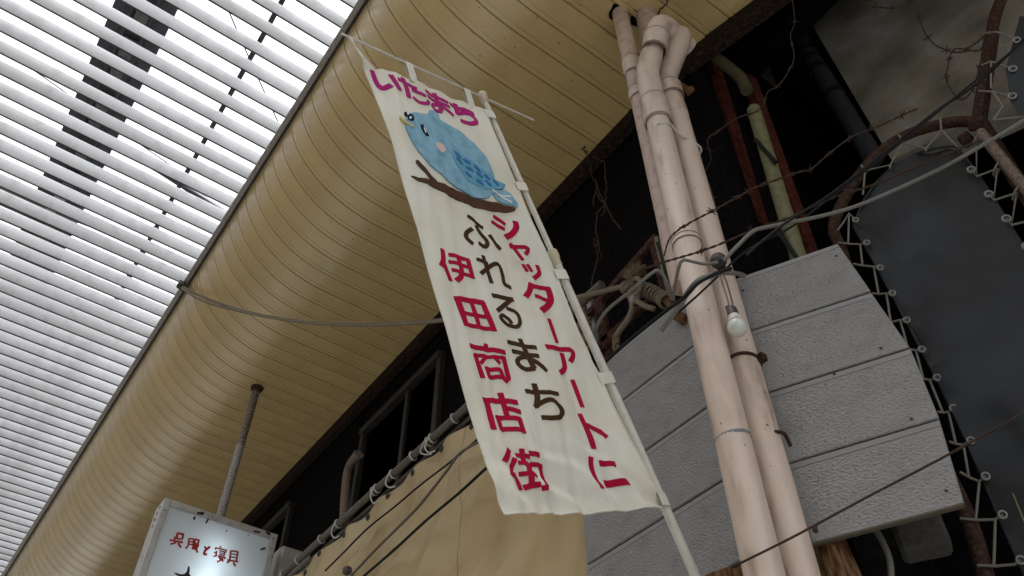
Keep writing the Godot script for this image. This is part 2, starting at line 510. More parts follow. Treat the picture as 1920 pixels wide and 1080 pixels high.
# ------------------------------------------------------------------ louvres over the street
func build_louvers():
	var t := thing("louver_ceiling", "white half-round louvre slats spanning the street above the banner", "louvre ceiling", Vector3(-2.2, EDGE_Y, -4))
	var x0 := -5.0
	var x1 := EDGE_X - 0.028
	var prof := []       # (z, y) of the blade, bulging towards +z
	var n := 9
	for i in n + 1:
		var f := float(i) / n
		prof.append(Vector2(0.019 * f + 0.006 * sin(PI * f), 0.114 * f))
	var st := new_st()
	var ring := prof.duplicate()
	for i in range(n, -1, -1):
		ring.append(prof[i] + Vector2(-0.006, 0.001))
	var m := ring.size()
	for i in m:
		var a: Vector2 = ring[i]
		var b: Vector2 = ring[(i + 1) % m]
		var nr := func(k: int) -> Vector3:
			var p: Vector2 = ring[(k - 1 + m) % m]
			var q: Vector2 = ring[(k + 1) % m]
			var e := q - p
			return Vector3(0, -e.x, e.y).normalized()
		var na: Vector3 = nr.call(i)
		var nb: Vector3 = nr.call(i + 1)
		if i == n or i == m - 1:
			na = Vector3(0, 1 if i == n else -1, 0)
			nb = na
		squad(st, [Vector3(x0, a.y, a.x), Vector3(x1, a.y, a.x), Vector3(x1, b.y, b.x), Vector3(x0, b.y, b.x)], [na, na, nb, nb])
	var mesh := st.commit()
	var gst := new_st()
	add_box(gst, Transform3D(Basis(), Vector3((x0 + x1) * 0.5, -0.002, -0.002)), Vector3(x1 - x0 - 0.01, 0.010, 0.011), 0.002)
	var shade_strip := gst.commit()
	var rng := RandomNumberGenerator.new()
	rng.seed = 5
	for i in 150:
		var z := 5.0 - i * SLAT_PITCH
		var o := put("slat", mesh, M.slat_dusty if rng.randf() < 0.35 else M.slat, t, Vector3.ZERO)
		o.position = Vector3(0, EDGE_Y + 0.035, z) - t.position + Vector3(0, rng.randf_range(-0.002, 0.002), rng.randf_range(-0.004, 0.004))
		o.rotation.x = rng.randf_range(-0.03, 0.03)
		o.rotation.y = rng.randf_range(-0.0012, 0.0012)
		put("unlit_edge_strip", shade_strip, M.steel_black, o, Vector3.ZERO)  # black strip added to draw the unlit line under each slat

func build_roof_steel():
	var xs := [0.19, -1.42, -3.6]
	var labels := ["black slotted steel runner above the slats nearest the canopy edge", "black slotted steel runner above the slats left of the dark girder", "black slotted steel runner above the slats far across the street"]
	for i in 3:
		var r := thing("slat_runner", labels[i], "steel runner", Vector3(xs[i], 7.12, -8), "runners carrying the louvre slats")
		put("channel", box_mesh(Vector3(xs[i], 7.13, -8), Vector3(0.035, 0.07, 44), 0.003), M.steel_black, r)
		var st := new_st()
		for k in 90:
			add_box(st, Transform3D(Basis(), Vector3(xs[i], 7.085, 4.9 - k * SLAT_PITCH * 2.0)), Vector3(0.05, 0.02, 0.05), 0.003)
		tag(put("clip", st.commit(), M.steel_black, r), "", "", "", "stuff")
	var g := thing("roof_girder", "dark lattice roof girder running along the street above the slats", "girder", Vector3(-0.85, 8.0, -8))
	var gx := -0.655
	put("web", box_mesh(Vector3(gx, 8.12, -10), Vector3(0.26, 0.16, 52), 0.004), M.steel_black, g)
	for s in [-1, 1]:
		put("flange", box_mesh(Vector3(gx + s * 0.165, 8.08, -10), Vector3(0.11, 0.05, 52), 0.004), M.girder_purple, g)
		put("angle", box_mesh(Vector3(gx + s * 0.075, 8.03, -10), Vector3(0.025, 0.05, 52), 0.003), M.steel_black, g)
	for k in 80:
		put("batten_plate", box_mesh(Vector3(gx + 0.01, 8.005, 4 - k * 0.33), Vector3(0.10, 0.012, 0.20), 0.002), M.girder_grey, g)
	var pipe := thing("roof_cross_pipe", "grey cross pipe below the girder glimpsed between slats", "pipe")
	put("pipe", tube_mesh([Vector3(-6.0, 7.75, -6.9), Vector3(1.0, 7.75, -6.3)], 0.035, 10), M.girder_grey, pipe)
	put("bracket", box_mesh(Vector3(gx, 7.86, -6.45), Vector3(0.09, 0.30, 0.05)), M.galvanised, pipe)
	var cg := thing("cross_girder", "dark cross girder meeting the lattice girder above the slats", "girder", Vector3(-3.4, 8.2, -7.1))
	put("web", box_mesh(Vector3(-3.35, 8.25, -7.1), Vector3(5.2, 0.22, 0.16)), M.steel_black, cg)
	put("flange", box_mesh(Vector3(-3.35, 8.12, -7.1), Vector3(5.2, 0.03, 0.34)), M.girder_grey, cg)
	var stay := thing("roof_stay", "slanting dark stay pipe from the lattice girder down to the canopy edge", "pipe")
	put("pipe", tube_mesh([Vector3(-0.752, 8.050, -5.617), Vector3(0.012, 7.500, -5.207), Vector3(0.694, 7.060, -4.932)], 0.022, 10), M.steel_black, stay)
	var strip := thing("pale_film_strip", "pale bluish film strip lying above the slats beside the stay pipe", "film strip")
	put("film", bar_mesh(Vector3(-0.401, 8.100, -5.636), Vector3(0.668, 7.120, -4.953), 0.05, 0.003), M.film, strip)
	var lb := ["thin slack wire above the slats crossing the dark girder", "second thin wire above the slats close to the runner", "thin wire above the slats meeting the canopy edge", "thin wire sagging above the slats in the corner beside the girder"]
	var ends := [[Vector3(-4.5, 7.5, -3.9), Vector3(0.9, 7.9, -5.6)], [Vector3(-1.4, 7.7, -2.2), Vector3(0.9, 7.5, -4.4)], [Vector3(-0.5, 7.6, -1.6), Vector3(0.8, 7.4, -2.9)], [Vector3(-4.0, 7.6, -5.0), Vector3(-0.4, 7.8, -5.2)]]
	for i in 4:
		var a: Vector3 = ends[i][0]
		var b: Vector3 = ends[i][1]
		tag(put("roof_wire", tube_mesh(curve([a, (a + b) * 0.5 - Vector3(0, 0.12, 0), b], 8), 0.006 if i != 3 else 0.012, 6), M.grey_cable if i != 3 else M.steel_black), lb[i], "wire", "wires above the louvres")

# ------------------------------------------------------------------ canopy
func soffit_path(back: float) -> Array:
	var p := [Vector2(back, SOFFIT_Y), Vector2(CURVE_X, SOFFIT_Y)]
	for i in range(1, 15):
		var a := deg_to_rad(75.0) * i / 14.0
		p.append(Vector2(CURVE_X - CURVE_R * sin(a), SOFFIT_Y + CURVE_R - CURVE_R * cos(a)))
	return p

func panel_mesh(back: float) -> ArrayMesh:
	var path := soffit_path(back)
	var prof := [Vector2(0.0, 0.013), Vector2(0.0045, 0.0), Vector2(0.121, 0.0), Vector2(0.1250, 0.0042), Vector2(0.1285, 0.0042), Vector2(0.1325, 0.0005), Vector2(0.1570, 0.0005), Vector2(0.1600, 0.013), Vector2(PANEL_W, 0.013)]
	var st := new_st()
	var nn := []
	for i in path.size():
		var d: Vector2
		if i == 0: d = path[1] - path[0]
		elif i == path.size() - 1: d = path[i] - path[i - 1]
		else: d = path[i + 1] - path[i - 1]
		d = d.normalized()
		nn.append(Vector2(-d.y, d.x) if Vector2(-d.y, d.x).y < 0 else Vector2(d.y, -d.x))   # towards the street
	for i in path.size() - 1:
		for j in prof.size() - 1:
			var a: Vector2 = prof[j]
			var b: Vector2 = prof[j + 1]
			var e := b - a
			var P := func(k: int, q: Vector2) -> Vector3:
				var w: Vector2 = path[k] - nn[k] * q.y
				return Vector3(w.x, w.y, -q.x)
			var N := func(k: int) -> Vector3:
				var c: Vector2 = nn[k] * e.x
				return Vector3(c.x, c.y, -e.y).normalized()
			squad(st, [P.call(i, a), P.call(i + 1, a), P.call(i + 1, b), P.call(i, b)], [N.call(i), N.call(i + 1), N.call(i + 1), N.call(i)])
	return st.commit()

func build_canopy():
	var t := thing("canopy", "beige metal panelled canopy with a rounded street edge", "canopy", Vector3(1.4, SOFFIT_Y, -6))
	var mesh := panel_mesh(BACK_X + 0.02)
	var rng := RandomNumberGenerator.new()
	rng.seed = 9
	for i in 160:
		var z := 2.86 - i * PANEL_W
		var o := put("soffit_panel", panel_mesh(BACK_X + 0.03 + (z + 1.42) * 0.205) if z > -1.35 else mesh, M["soffit_%d" % rng.randi_range(0, 2)], t, Vector3.ZERO)
		o.position = Vector3(0, rng.randf_range(-0.0015, 0.0015), z) - t.position
		if i in [25, 27]:      # three loose panels that have dropped a little at the back
			o.rotation.z = -0.006
			o.position.y += 0.004
	put("edge_trim", box_mesh(Vector3(EDGE_X - 0.037, EDGE_Y + 0.010, -10), Vector3(0.036, 0.03, 30), 0.003), M.trim, t)
	put("edge_closer", box_mesh(Vector3(EDGE_X + 0.006, EDGE_Y + 0.026, -10), Vector3(0.07, 0.03, 30), 0.003), M.steel_black, t)
	put("sky_block_deck", box_mesh(Vector3(1.66, EDGE_Y + 0.08, -10), Vector3(2.0, 0.06, 30), 0.003), M.trim, t)  # unseen slab added to keep sky light off the panel backs
	put("back_beam", box_mesh(Vector3(BACK_X + 0.035, SOFFIT_Y - 0.045, -11.36), Vector3(0.07, 0.12, 20), 0.004), M.brown_beam, t)
	var a := Vector3(BACK_X + 0.03, SOFFIT_Y - 0.05, -1.40)
	var b := Vector3(BACK_X + 0.42, SOFFIT_Y - 0.05, 0.5)
	put("back_beam", bar_mesh(a, b, 0.09, 0.14), M.brown_beam, t)
	# insect specks and screw heads on the panels
	var st := new_st()
	for i in 130:
		var p := Vector3(rng.randf_range(1.1, 2.2), SOFFIT_Y - 0.002, rng.randf_range(-8.0, -0.6))
		if p.x < CURVE_X: p.y += CURVE_R - sqrt(CURVE_R * CURVE_R - (CURVE_X - p.x) * (CURVE_X - p.x))
		add_box(st, Transform3D(Basis(Vector3.UP, rng.randf() * TAU), p), Vector3(rng.randf_range(0.004, 0.011), 0.004, 0.005), 0.001)
	var sc := new_st()
	for i in 150:
		for x in [2.22, 1.52]:
			add_box(sc, Transform3D(Basis(), Vector3(x, SOFFIT_Y - 0.001, 2.86 - (i + 0.86) * PANEL_W)), Vector3(0.009, 0.004, 0.009), 0.002)
	tag(put("screw_head", sc.commit(), M.soffit_1, t), "", "", "", "stuff")
	tag(put("insect_speck", st.commit(), M.seam_dark, t), "", "", "", "stuff")

# ------------------------------------------------------------------ facade behind the tan sheet
func build_facade():
	var t := thing("shop_upper_wall", "near black upper shop wall with bronze framed windows under the canopy", "wall", Vector3(2.6, 2.4, -10))
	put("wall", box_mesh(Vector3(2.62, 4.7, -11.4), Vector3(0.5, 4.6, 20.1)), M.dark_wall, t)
	for w in [[-4.75, 1.2], [-7.4, 1.3], [-10.0, 1.3]]:
		var z: float = w[0]
		var f := put("window", box_mesh(Vector3(2.372, 5.35, z), Vector3(0.004, 0.9, w[1]), 0.001), M.window_glass, t)
		var wl: float = w[1]
		for s in [-1, 1]:
			put("frame", box_mesh(Vector3(2.35, 5.35, z + s * wl * 0.5), Vector3(0.05, 1.02, 0.06)), M.window_frame, f)
			put("sill", box_mesh(Vector3(2.34, 5.35 + s * 0.48, z), Vector3(0.07, 0.06, wl + 0.05)), M.window_frame, f)
		put("mullion", box_mesh(Vector3(2.35, 5.35, z + 0.12), Vector3(0.03, 0.9, 0.045)), M.window_frame, f)
	var g := thing("bent_vent_pipe", "pale bent vent pipe rising behind the tan sheet rail", "pipe")
	put("pipe", tube_mesh(curve([Vector3(2.240, 4.854, -5.211), Vector3(2.240, 5.141, -5.282), Vector3(2.240, 5.374, -5.309), Vector3(2.220, 5.408, -5.211), Vector3(2.200, 5.381, -5.063)], 6), 0.035, 12), M.rust_pale, g)
	put("rim", tube_mesh([Vector3(2.200, 5.374, -5.087), Vector3(2.200, 5.387, -5.056)], 0.042, 12), M.rust_pale, g)
	var ac := thing("air_conditioner", "off white air conditioner casing beside the hanging sign", "air conditioner", Vector3(2.17, 4.3, -6.3))
	put("casing", box_mesh(Vector3(2.17, 4.66, -6.28), Vector3(0.28, 0.56, 0.82), 0.03), M.white_plastic, ac)
	for k in 9:
		put("grille_bar", box_mesh(Vector3(2.02, 4.46 + k * 0.045, -6.36), Vector3(0.012, 0.012, 0.5), 0.002), M.trim, ac)

# ------------------------------------------------------------------ the dark gap between the buildings
func build_dark_gap():
	var t := thing("alley_walls", "unlit walls closing the dark gap between two buildings", "wall", Vector3(3.6, 2.4, -0.5))
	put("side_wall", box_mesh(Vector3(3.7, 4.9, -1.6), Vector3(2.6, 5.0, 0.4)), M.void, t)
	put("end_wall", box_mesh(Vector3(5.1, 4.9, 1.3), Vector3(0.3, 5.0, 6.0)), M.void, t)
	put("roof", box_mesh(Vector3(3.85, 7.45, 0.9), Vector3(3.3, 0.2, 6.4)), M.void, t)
	put("sky_block_lintel", box_mesh(Vector3(2.75, 6.86, 1.3), Vector3(0.2, 1.0, 5.4)), M.void, t)  # unseen, added to shut out sky leaking in over the alley
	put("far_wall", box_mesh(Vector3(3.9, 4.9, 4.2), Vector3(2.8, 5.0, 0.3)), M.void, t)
	var cw := thing("concrete_wall", "stained olive grey concrete wall hanging over the dark gap", "wall", Vector3(3.185, 6.128, -0.849))
	var pts := [Vector3(3.176, 7.547, -0.900), Vector3(3.179, 5.321, -0.885), Vector3(3.296, 5.184, -0.144), Vector3(3.427, 5.700, 0.684), Vector3(3.450, 7.784, 0.827), Vector3(3.183, 8.803, -0.861)]
	put("slab", plane_slab(pts, 0.2), M.concrete, cw)
	# posts and pipes in the gap
	var p1 := thing("red_steel_post", "thicker rust red steel post in the gap beside the pink downpipes", "post", Vector3(2.516, 5.296, -1.345), "red posts in the dark gap")
	put("post", bar_mesh(Vector3(2.521, 6.460, -1.329), Vector3(2.498, 4.067, -1.400), 0.085, 0.06, Vector3(0, 0, 1)), M.red_oxide, p1)
	var p2 := thing("red_steel_post", "darker red steel post just right of the lime yellow pole", "post", Vector3(2.560, 4.856, -1.207), "red posts in the dark gap")
	put("post", bar_mesh(Vector3(2.708, 6.189, -1.237), Vector3(2.690, 4.159, -1.295), 0.08, 0.06, Vector3(0, 0, 1)), M.red_oxide, p2)
	var y := thing("lime_yellow_pole", "lime yellow pole kinked at the top between two red posts", "pole", Vector3(2.540, 5.042, -1.272))
	put("pole", tube_mesh([Vector3(2.450, 5.496, -1.159), Vector3(2.429, 4.077, -1.222)], 0.036, 14), M.lime_pole, y)
	put("elbow", tube_mesh(curve([Vector3(2.423, 6.149, -1.241), Vector3(2.439, 5.968, -1.194), Vector3(2.450, 5.821, -1.160), Vector3(2.451, 5.689, -1.157)], 5), 0.034, 12), M.lime_pole_shaded, y)
	for k in 2:
		put("strap", bar_mesh([Vector3(2.399, 5.192, -1.187), Vector3(2.384, 4.501, -1.233)][k], [Vector3(2.415, 4.946, -1.137), Vector3(2.397, 4.256, -1.194)][k], 0.02, 0.02), M.black_rubber, y)
	var d := thing("black_drainpipe", "black drainpipe with ring joints left of the concrete wall", "drainpipe", Vector3(2.676, 5.603, -0.852))
	put("pipe", tube_mesh([Vector3(3.148, 7.677, -1.017), Vector3(3.153, 6.852, -1.003), Vector3(3.160, 6.159, -0.980), Vector3(3.167, 5.397, -0.958)], 0.055, 14), M.dark_pipe, d)
	for q in [[Vector3(3.153, 6.686, -1.003), Vector3(3.153, 6.639, -1.000)], [Vector3(3.154, 6.574, -1.000), Vector3(3.154, 6.529, -0.998)], [Vector3(3.155, 6.443, -0.996), Vector3(3.155, 6.400, -0.994)], [Vector3(3.160, 6.122, -0.980), Vector3(3.161, 6.082, -0.978)]]:
		put("joint_ring", tube_mesh(q, 0.063, 14), M.black_rubber, d)
	var sh := thing("loose_boards", "loose splintered boards in the gap under the canopy corner", "boards", Vector3(2.606, 6.220, -1.069))
	put("board", bar_mesh(Vector3(2.855, 6.782, -1.271), Vector3(2.934, 7.069, -1.029), 0.09, 0.02, Vector3(0, 0, 1)), M.wood, sh)
	put("board", bar_mesh(Vector3(2.933, 7.184, -1.194), Vector3(2.942, 6.869, -1.167), 0.07, 0.02, Vector3(0, 0, 1)), M.red_oxide, sh)
	put("board", bar_mesh(Vector3(2.978, 7.110, -1.216), Vector3(2.970, 6.465, -1.240), 0.14, 0.02, Vector3(0, 0, 1)), M.dark_pipe, sh)
	var nl := thing("timber_bracket", "thin timber bracket sticking out beside the pink downpipe tops", "bracket")
	put("stick", bar_mesh(Vector3(1.996, 5.633, -1.327), Vector3(2.026, 5.358, -1.236), 0.025, 0.025), M.wood, nl)
	put("tip", bar_mesh(Vector3(2.019, 5.358, -1.256), Vector3(2.031, 5.383, -1.220), 0.03, 0.02), M.wood, nl)
	var wp := thing("timber_post", "orange brown timber post below the grey siding boards", "post", Vector3(1.971, 2.746, -1.202))
	put("post", bar_mesh(Vector3(2.027, 2.860, -1.248), Vector3(2.037, 2.651, -1.226), 0.09, 0.09, Vector3(0, 0, 1)), M.wood, wp)
	var wp2 := thing("timber_batten", "split timber ends under the grey siding beside the downpipe foot", "timber")
	put("batten", bar_mesh(Vector3(1.990, 2.889, -1.636), Vector3(1.990, 2.893, -1.486), 0.06, 0.06), M.wood, wp2)
	put("batten", bar_mesh(Vector3(1.950, 2.849, -1.629), Vector3(1.950, 2.828, -1.478), 0.04, 0.04), M.wood, wp2)
	var cb := thing("concrete_block", "rough grey concrete block hanging in the dark below the siding", "block", Vector3(2.297, 2.887, -1.092))
	put("block", box_mesh(Vector3(2.298, 2.901, -1.092), Vector3(0.10, 0.16, 0.14), 0.012, Basis(Vector3.UP, 0.5)), M.shaded_concrete, cb)
	tag(put("dangling_cord", tube_mesh(curve([Vector3(2.114, 2.869, -1.131), Vector3(2.119, 2.823, -1.121), Vector3(2.120, 2.757, -1.119), Vector3(2.112, 2.683, -1.135)], 6), 0.009, 8), M.grey_cable), "grey cord dangling below the siding near the concrete block", "cord")

# polygon lying in a vertical plane, given by its corners, with thickness away from the viewer
func plane_slab(pts: Array, thick: float, bev := 0.0) -> ArrayMesh:
	var o: Vector3 = pts[0]
	var far: Vector3 = pts[1]
	for p in pts:
		if Vector2(p.x - o.x, p.z - o.z).length() > Vector2(far.x - o.x, far.z - o.z).length(): far = p
	var ux := Vector3(far.x - o.x, 0, far.z - o.z).normalized()
	if ux.z < 0: ux = -ux
	var n := ux.cross(Vector3.UP)
	if n.x > 0:
		ux = -ux
		n = -n
	var poly := PackedVector2Array()
	for p in pts: poly.append(Vector2((p - o).dot(ux), p.y - o.y))
	var st := new_st()
	add_slab(st, o, ux, Vector3.UP, poly, thick, bev)
	return st.commit()

# ------------------------------------------------------------------ grey siding
func siding_board(called: String, parent: Node3D, a: Vector3, b: Vector3, a2: Vector3, b2: Vector3):
	# a, b: lower left and right, a2, b2: upper left and right; the top lip stays plain
	var up := 0.022
	var fa := a2.lerp(a, up / a2.distance_to(a))
	var fb := b2.lerp(b, up / b2.distance_to(b))
	var out := (b - a).cross(a2 - a).normalized()
	if out.x > 0: out = -out
	var o := put(called, plane_slab([a, b, fb, fa], 0.016, 0.003), M.siding, parent)
	put("lip", plane_slab([fa - out * 0.002 + Vector3(0, 0.001, 0), fb - out * 0.002 + Vector3(0, 0.001, 0), b2 - out * 0.002, a2 - out * 0.002], 0.012, 0.002), M.siding_plain, o)
	var i := a.lerp(b, 0.006)
	return o

func build_siding():
	var l := thing("siding_wall", "embossed grey siding boards between the tan sheet and pink downpipes", "siding", Vector3(1.97, 2.8, -1.8), "grey siding boards")
	var ys := [2.56, 2.86, 3.155, 3.46, 3.76, 4.03]
	for i in 5:
		siding_board("siding_board", l, Vector3(1.95, ys[i] + 0.004, -2.205), Vector3(1.95, ys[i] + 0.004, -1.255), Vector3(1.95, ys[i + 1] - 0.004, -2.205), Vector3(1.95, ys[i + 1] - 0.004, -1.255))
	put("backing", box_mesh(Vector3(1.985, 3.29, -1.735), Vector3(0.024, 1.46, 0.93), 0.002), M.siding_core, l)
	var r := thing("siding_return", "embossed grey siding boards right of the downpipes with cut outer ends", "siding", Vector3(2.056, 3.231, -1.019), "grey siding boards")
	var rows := [[Vector3(1.948, 3.917, -1.253), Vector3(2.114, 3.903, -0.892), Vector3(1.955, 3.645, -1.237), Vector3(2.129, 3.634, -0.859)], [Vector3(1.952, 3.640, -1.243), Vector3(2.129, 3.627, -0.860), Vector3(1.951, 3.363, -1.246), Vector3(2.145, 3.361, -0.827)], [Vector3(1.953, 3.356, -1.241), Vector3(2.145, 3.354, -0.826), Vector3(1.951, 3.082, -1.246), Vector3(2.141, 3.087, -0.835)], [Vector3(1.951, 3.076, -1.245), Vector3(2.140, 3.081, -0.836), Vector3(1.955, 2.805, -1.237), Vector3(2.127, 2.812, -0.865)]]
	for w in rows:
		siding_board("siding_board", r, w[2], w[3], w[0], w[1])
	put("backing", plane_slab([Vector3(1.969, 3.912, -1.252), Vector3(2.128, 3.903, -0.908), Vector3(2.146, 3.634, -0.868), Vector3(2.161, 3.370, -0.837), Vector3(2.156, 3.095, -0.848), Vector3(2.143, 2.830, -0.875), Vector3(1.972, 2.825, -1.245)], 0.02), M.siding_core, r)
	put("drip_edge", bar_mesh(Vector3(1.960, 2.807, -1.245), Vector3(2.134, 2.812, -0.869), 0.02, 0.008), M.siding_core, r)
	for q in [Vector3(1.959, 3.840, -1.226), Vector3(2.105, 3.843, -0.910), Vector3(2.164, 3.532, -0.782), Vector3(2.111, 3.390, -0.897), Vector3(2.111, 3.108, -0.898), Vector3(2.114, 2.860, -0.890), Vector3(2.044, 3.350, -1.043)]:
		put("nail_head", box_mesh(q, Vector3(0.008, 0.008, 0.008), 0.002, Basis(Vector3.UP, 0.3)), M.eyelet_dark, r)

# ------------------------------------------------------------------ tan sheet on its rail
func sheet_point(s: float, d: float, ns: FastNoiseLite) -> Vector3:
	# s metres along the rail from the end at the siding, d metres down
	var sag := 0.022 * pow(abs(sin(PI * s / 0.42)), 1.3) * exp(-d * 6.0)
	var w: float = ns.get_noise_2d(s * 5.0 - d * 4.0, d * 1.2 + s) * 0.055 * min(1.0, d * 2.0 + 0.2)
	w += 0.020 * sin(s * 15.0 + d * 6.0 + 2.0 * ns.get_noise_1d(s * 3.0)) * exp(-d * 1.6)
	w += 0.04 * sin((s + d * 1.3) * 4.2) * min(d, 1.0)
	return Vector3(2.03 + w, 4.50 - sag - d, -2.2 - s)

func build_tan_sheet():
	var ns := noise(71, 0.35, 3)
	var t := thing("tan_tarpaulin", "creased tan tarpaulin hung below the rail as shop awning", "tarpaulin", Vector3(2.0, 4.5, -4))
	var st := new_st()
	st.set_smooth_group(0)
	var nx := 150
	var ny := 60
	for i in nx:
		for j in ny:
			var s0 := 6.0 * i / nx
			var s1 := 6.0 * (i + 1) / nx
			var d0 := 2.2 * j / ny
			var d1 := 2.2 * (j + 1) / ny
			var A := sheet_point(s0, d0, ns)
			var B := sheet_point(s1, d0, ns)
			var Cc := sheet_point(s1, d1, ns)
			var D := sheet_point(s0, d1, ns)
			for p in [A, B, Cc, A, Cc, D]:
				st.add_vertex(p)
	st.index()
	st.generate_normals()
	put("sheet", st.commit(), M.tan_sheet, t)
	var sm := new_st()
	for i in 40:
		var a := sheet_point(1.05 + 0.0, i * 0.05, ns) + Vector3(-0.003, 0, 0)
		var b := sheet_point(1.05 + 0.0, (i + 1) * 0.05, ns) + Vector3(-0.003, 0, 0)
		tube(sm, [a, b], 0.0016, 5, false)
	put("sewn_seam", sm.commit(), M.tan_sheet, t)
	for i in 15:
		var p := sheet_point(0.1 + i * 0.30, 0.03, ns) + Vector3(-0.005, 0, 0)
		put("eyelet", tube_mesh(circle(p, Vector3(1, 0, 0), 0.016, 12), 0.006, 6), M.eyelet_dark, t)
	var r := thing("sheet_rail", "weathered steel pipe rail carrying the tan tarpaulin", "rail", Vector3(2.0, 4.56, -4))
	put("pipe", tube_mesh([Vector3(2.0, 4.565, -2.0), Vector3(2.0, 4.56, -8.5)], 0.024, 14), M.rail_pipe, r)
	put("inner_pipe", tube_mesh([Vector3(2.05, 4.535, -2.3), Vector3(2.05, 4.53, -8.5)], 0.013, 10), M.rail_pipe, r)
	var zs := [-2.66, -2.98, -3.32, -3.56, -3.60, -3.78, -4.02, -4.22, -4.26, -4.75, -5.0, -5.36, -5.6]
	var rng := RandomNumberGenerator.new()
	rng.seed = 31
	for z in zs:
		var f := put("tie", tube_mesh(circle(Vector3(2.0, 4.562, z), Vector3(0.15, 0.1, 1), 0.029, 14), 0.0055, 7), M.white_tie, r)
		if rng.randf() < 0.7:
			var dx := rng.randf_range(0.01, 0.04)
			put("tail", tube_mesh(curve([Vector3(1.972, 4.56, z), Vector3(1.968, 4.50, z - dx), Vector3(1.99, 4.44 + dx, z - dx * 0.4), Vector3(2.015, 4.47, z + 0.02)], 4), 0.005, 6), M.white_tie, f)
	var wr := new_st()
	for k in 9:
		tube(wr, circle(Vector3(2.0, 4.56, -5.78 - k * 0.022), Vector3(0.2 * (k % 3 - 1), 0.15, 1), 0.033 + 0.003 * (k % 2), 12), 0.010, 6)
	put("wrapping", wr.commit(), M.white_tie, r)

func circle(c: Vector3, axis: Vector3, r: float, n: int, closed := true, from := 0.0, to := TAU) -> Array:
	var t := axis.normalized()
	var u := t.cross(Vector3(0.21, 0.93, 0.29)).normalized()
	var w := t.cross(u)
	var out := []
	for i in n + 1:
		var a: float = from + (to - from) * i / n
		out.append(c + (u * cos(a) + w * sin(a)) * r)
	return out

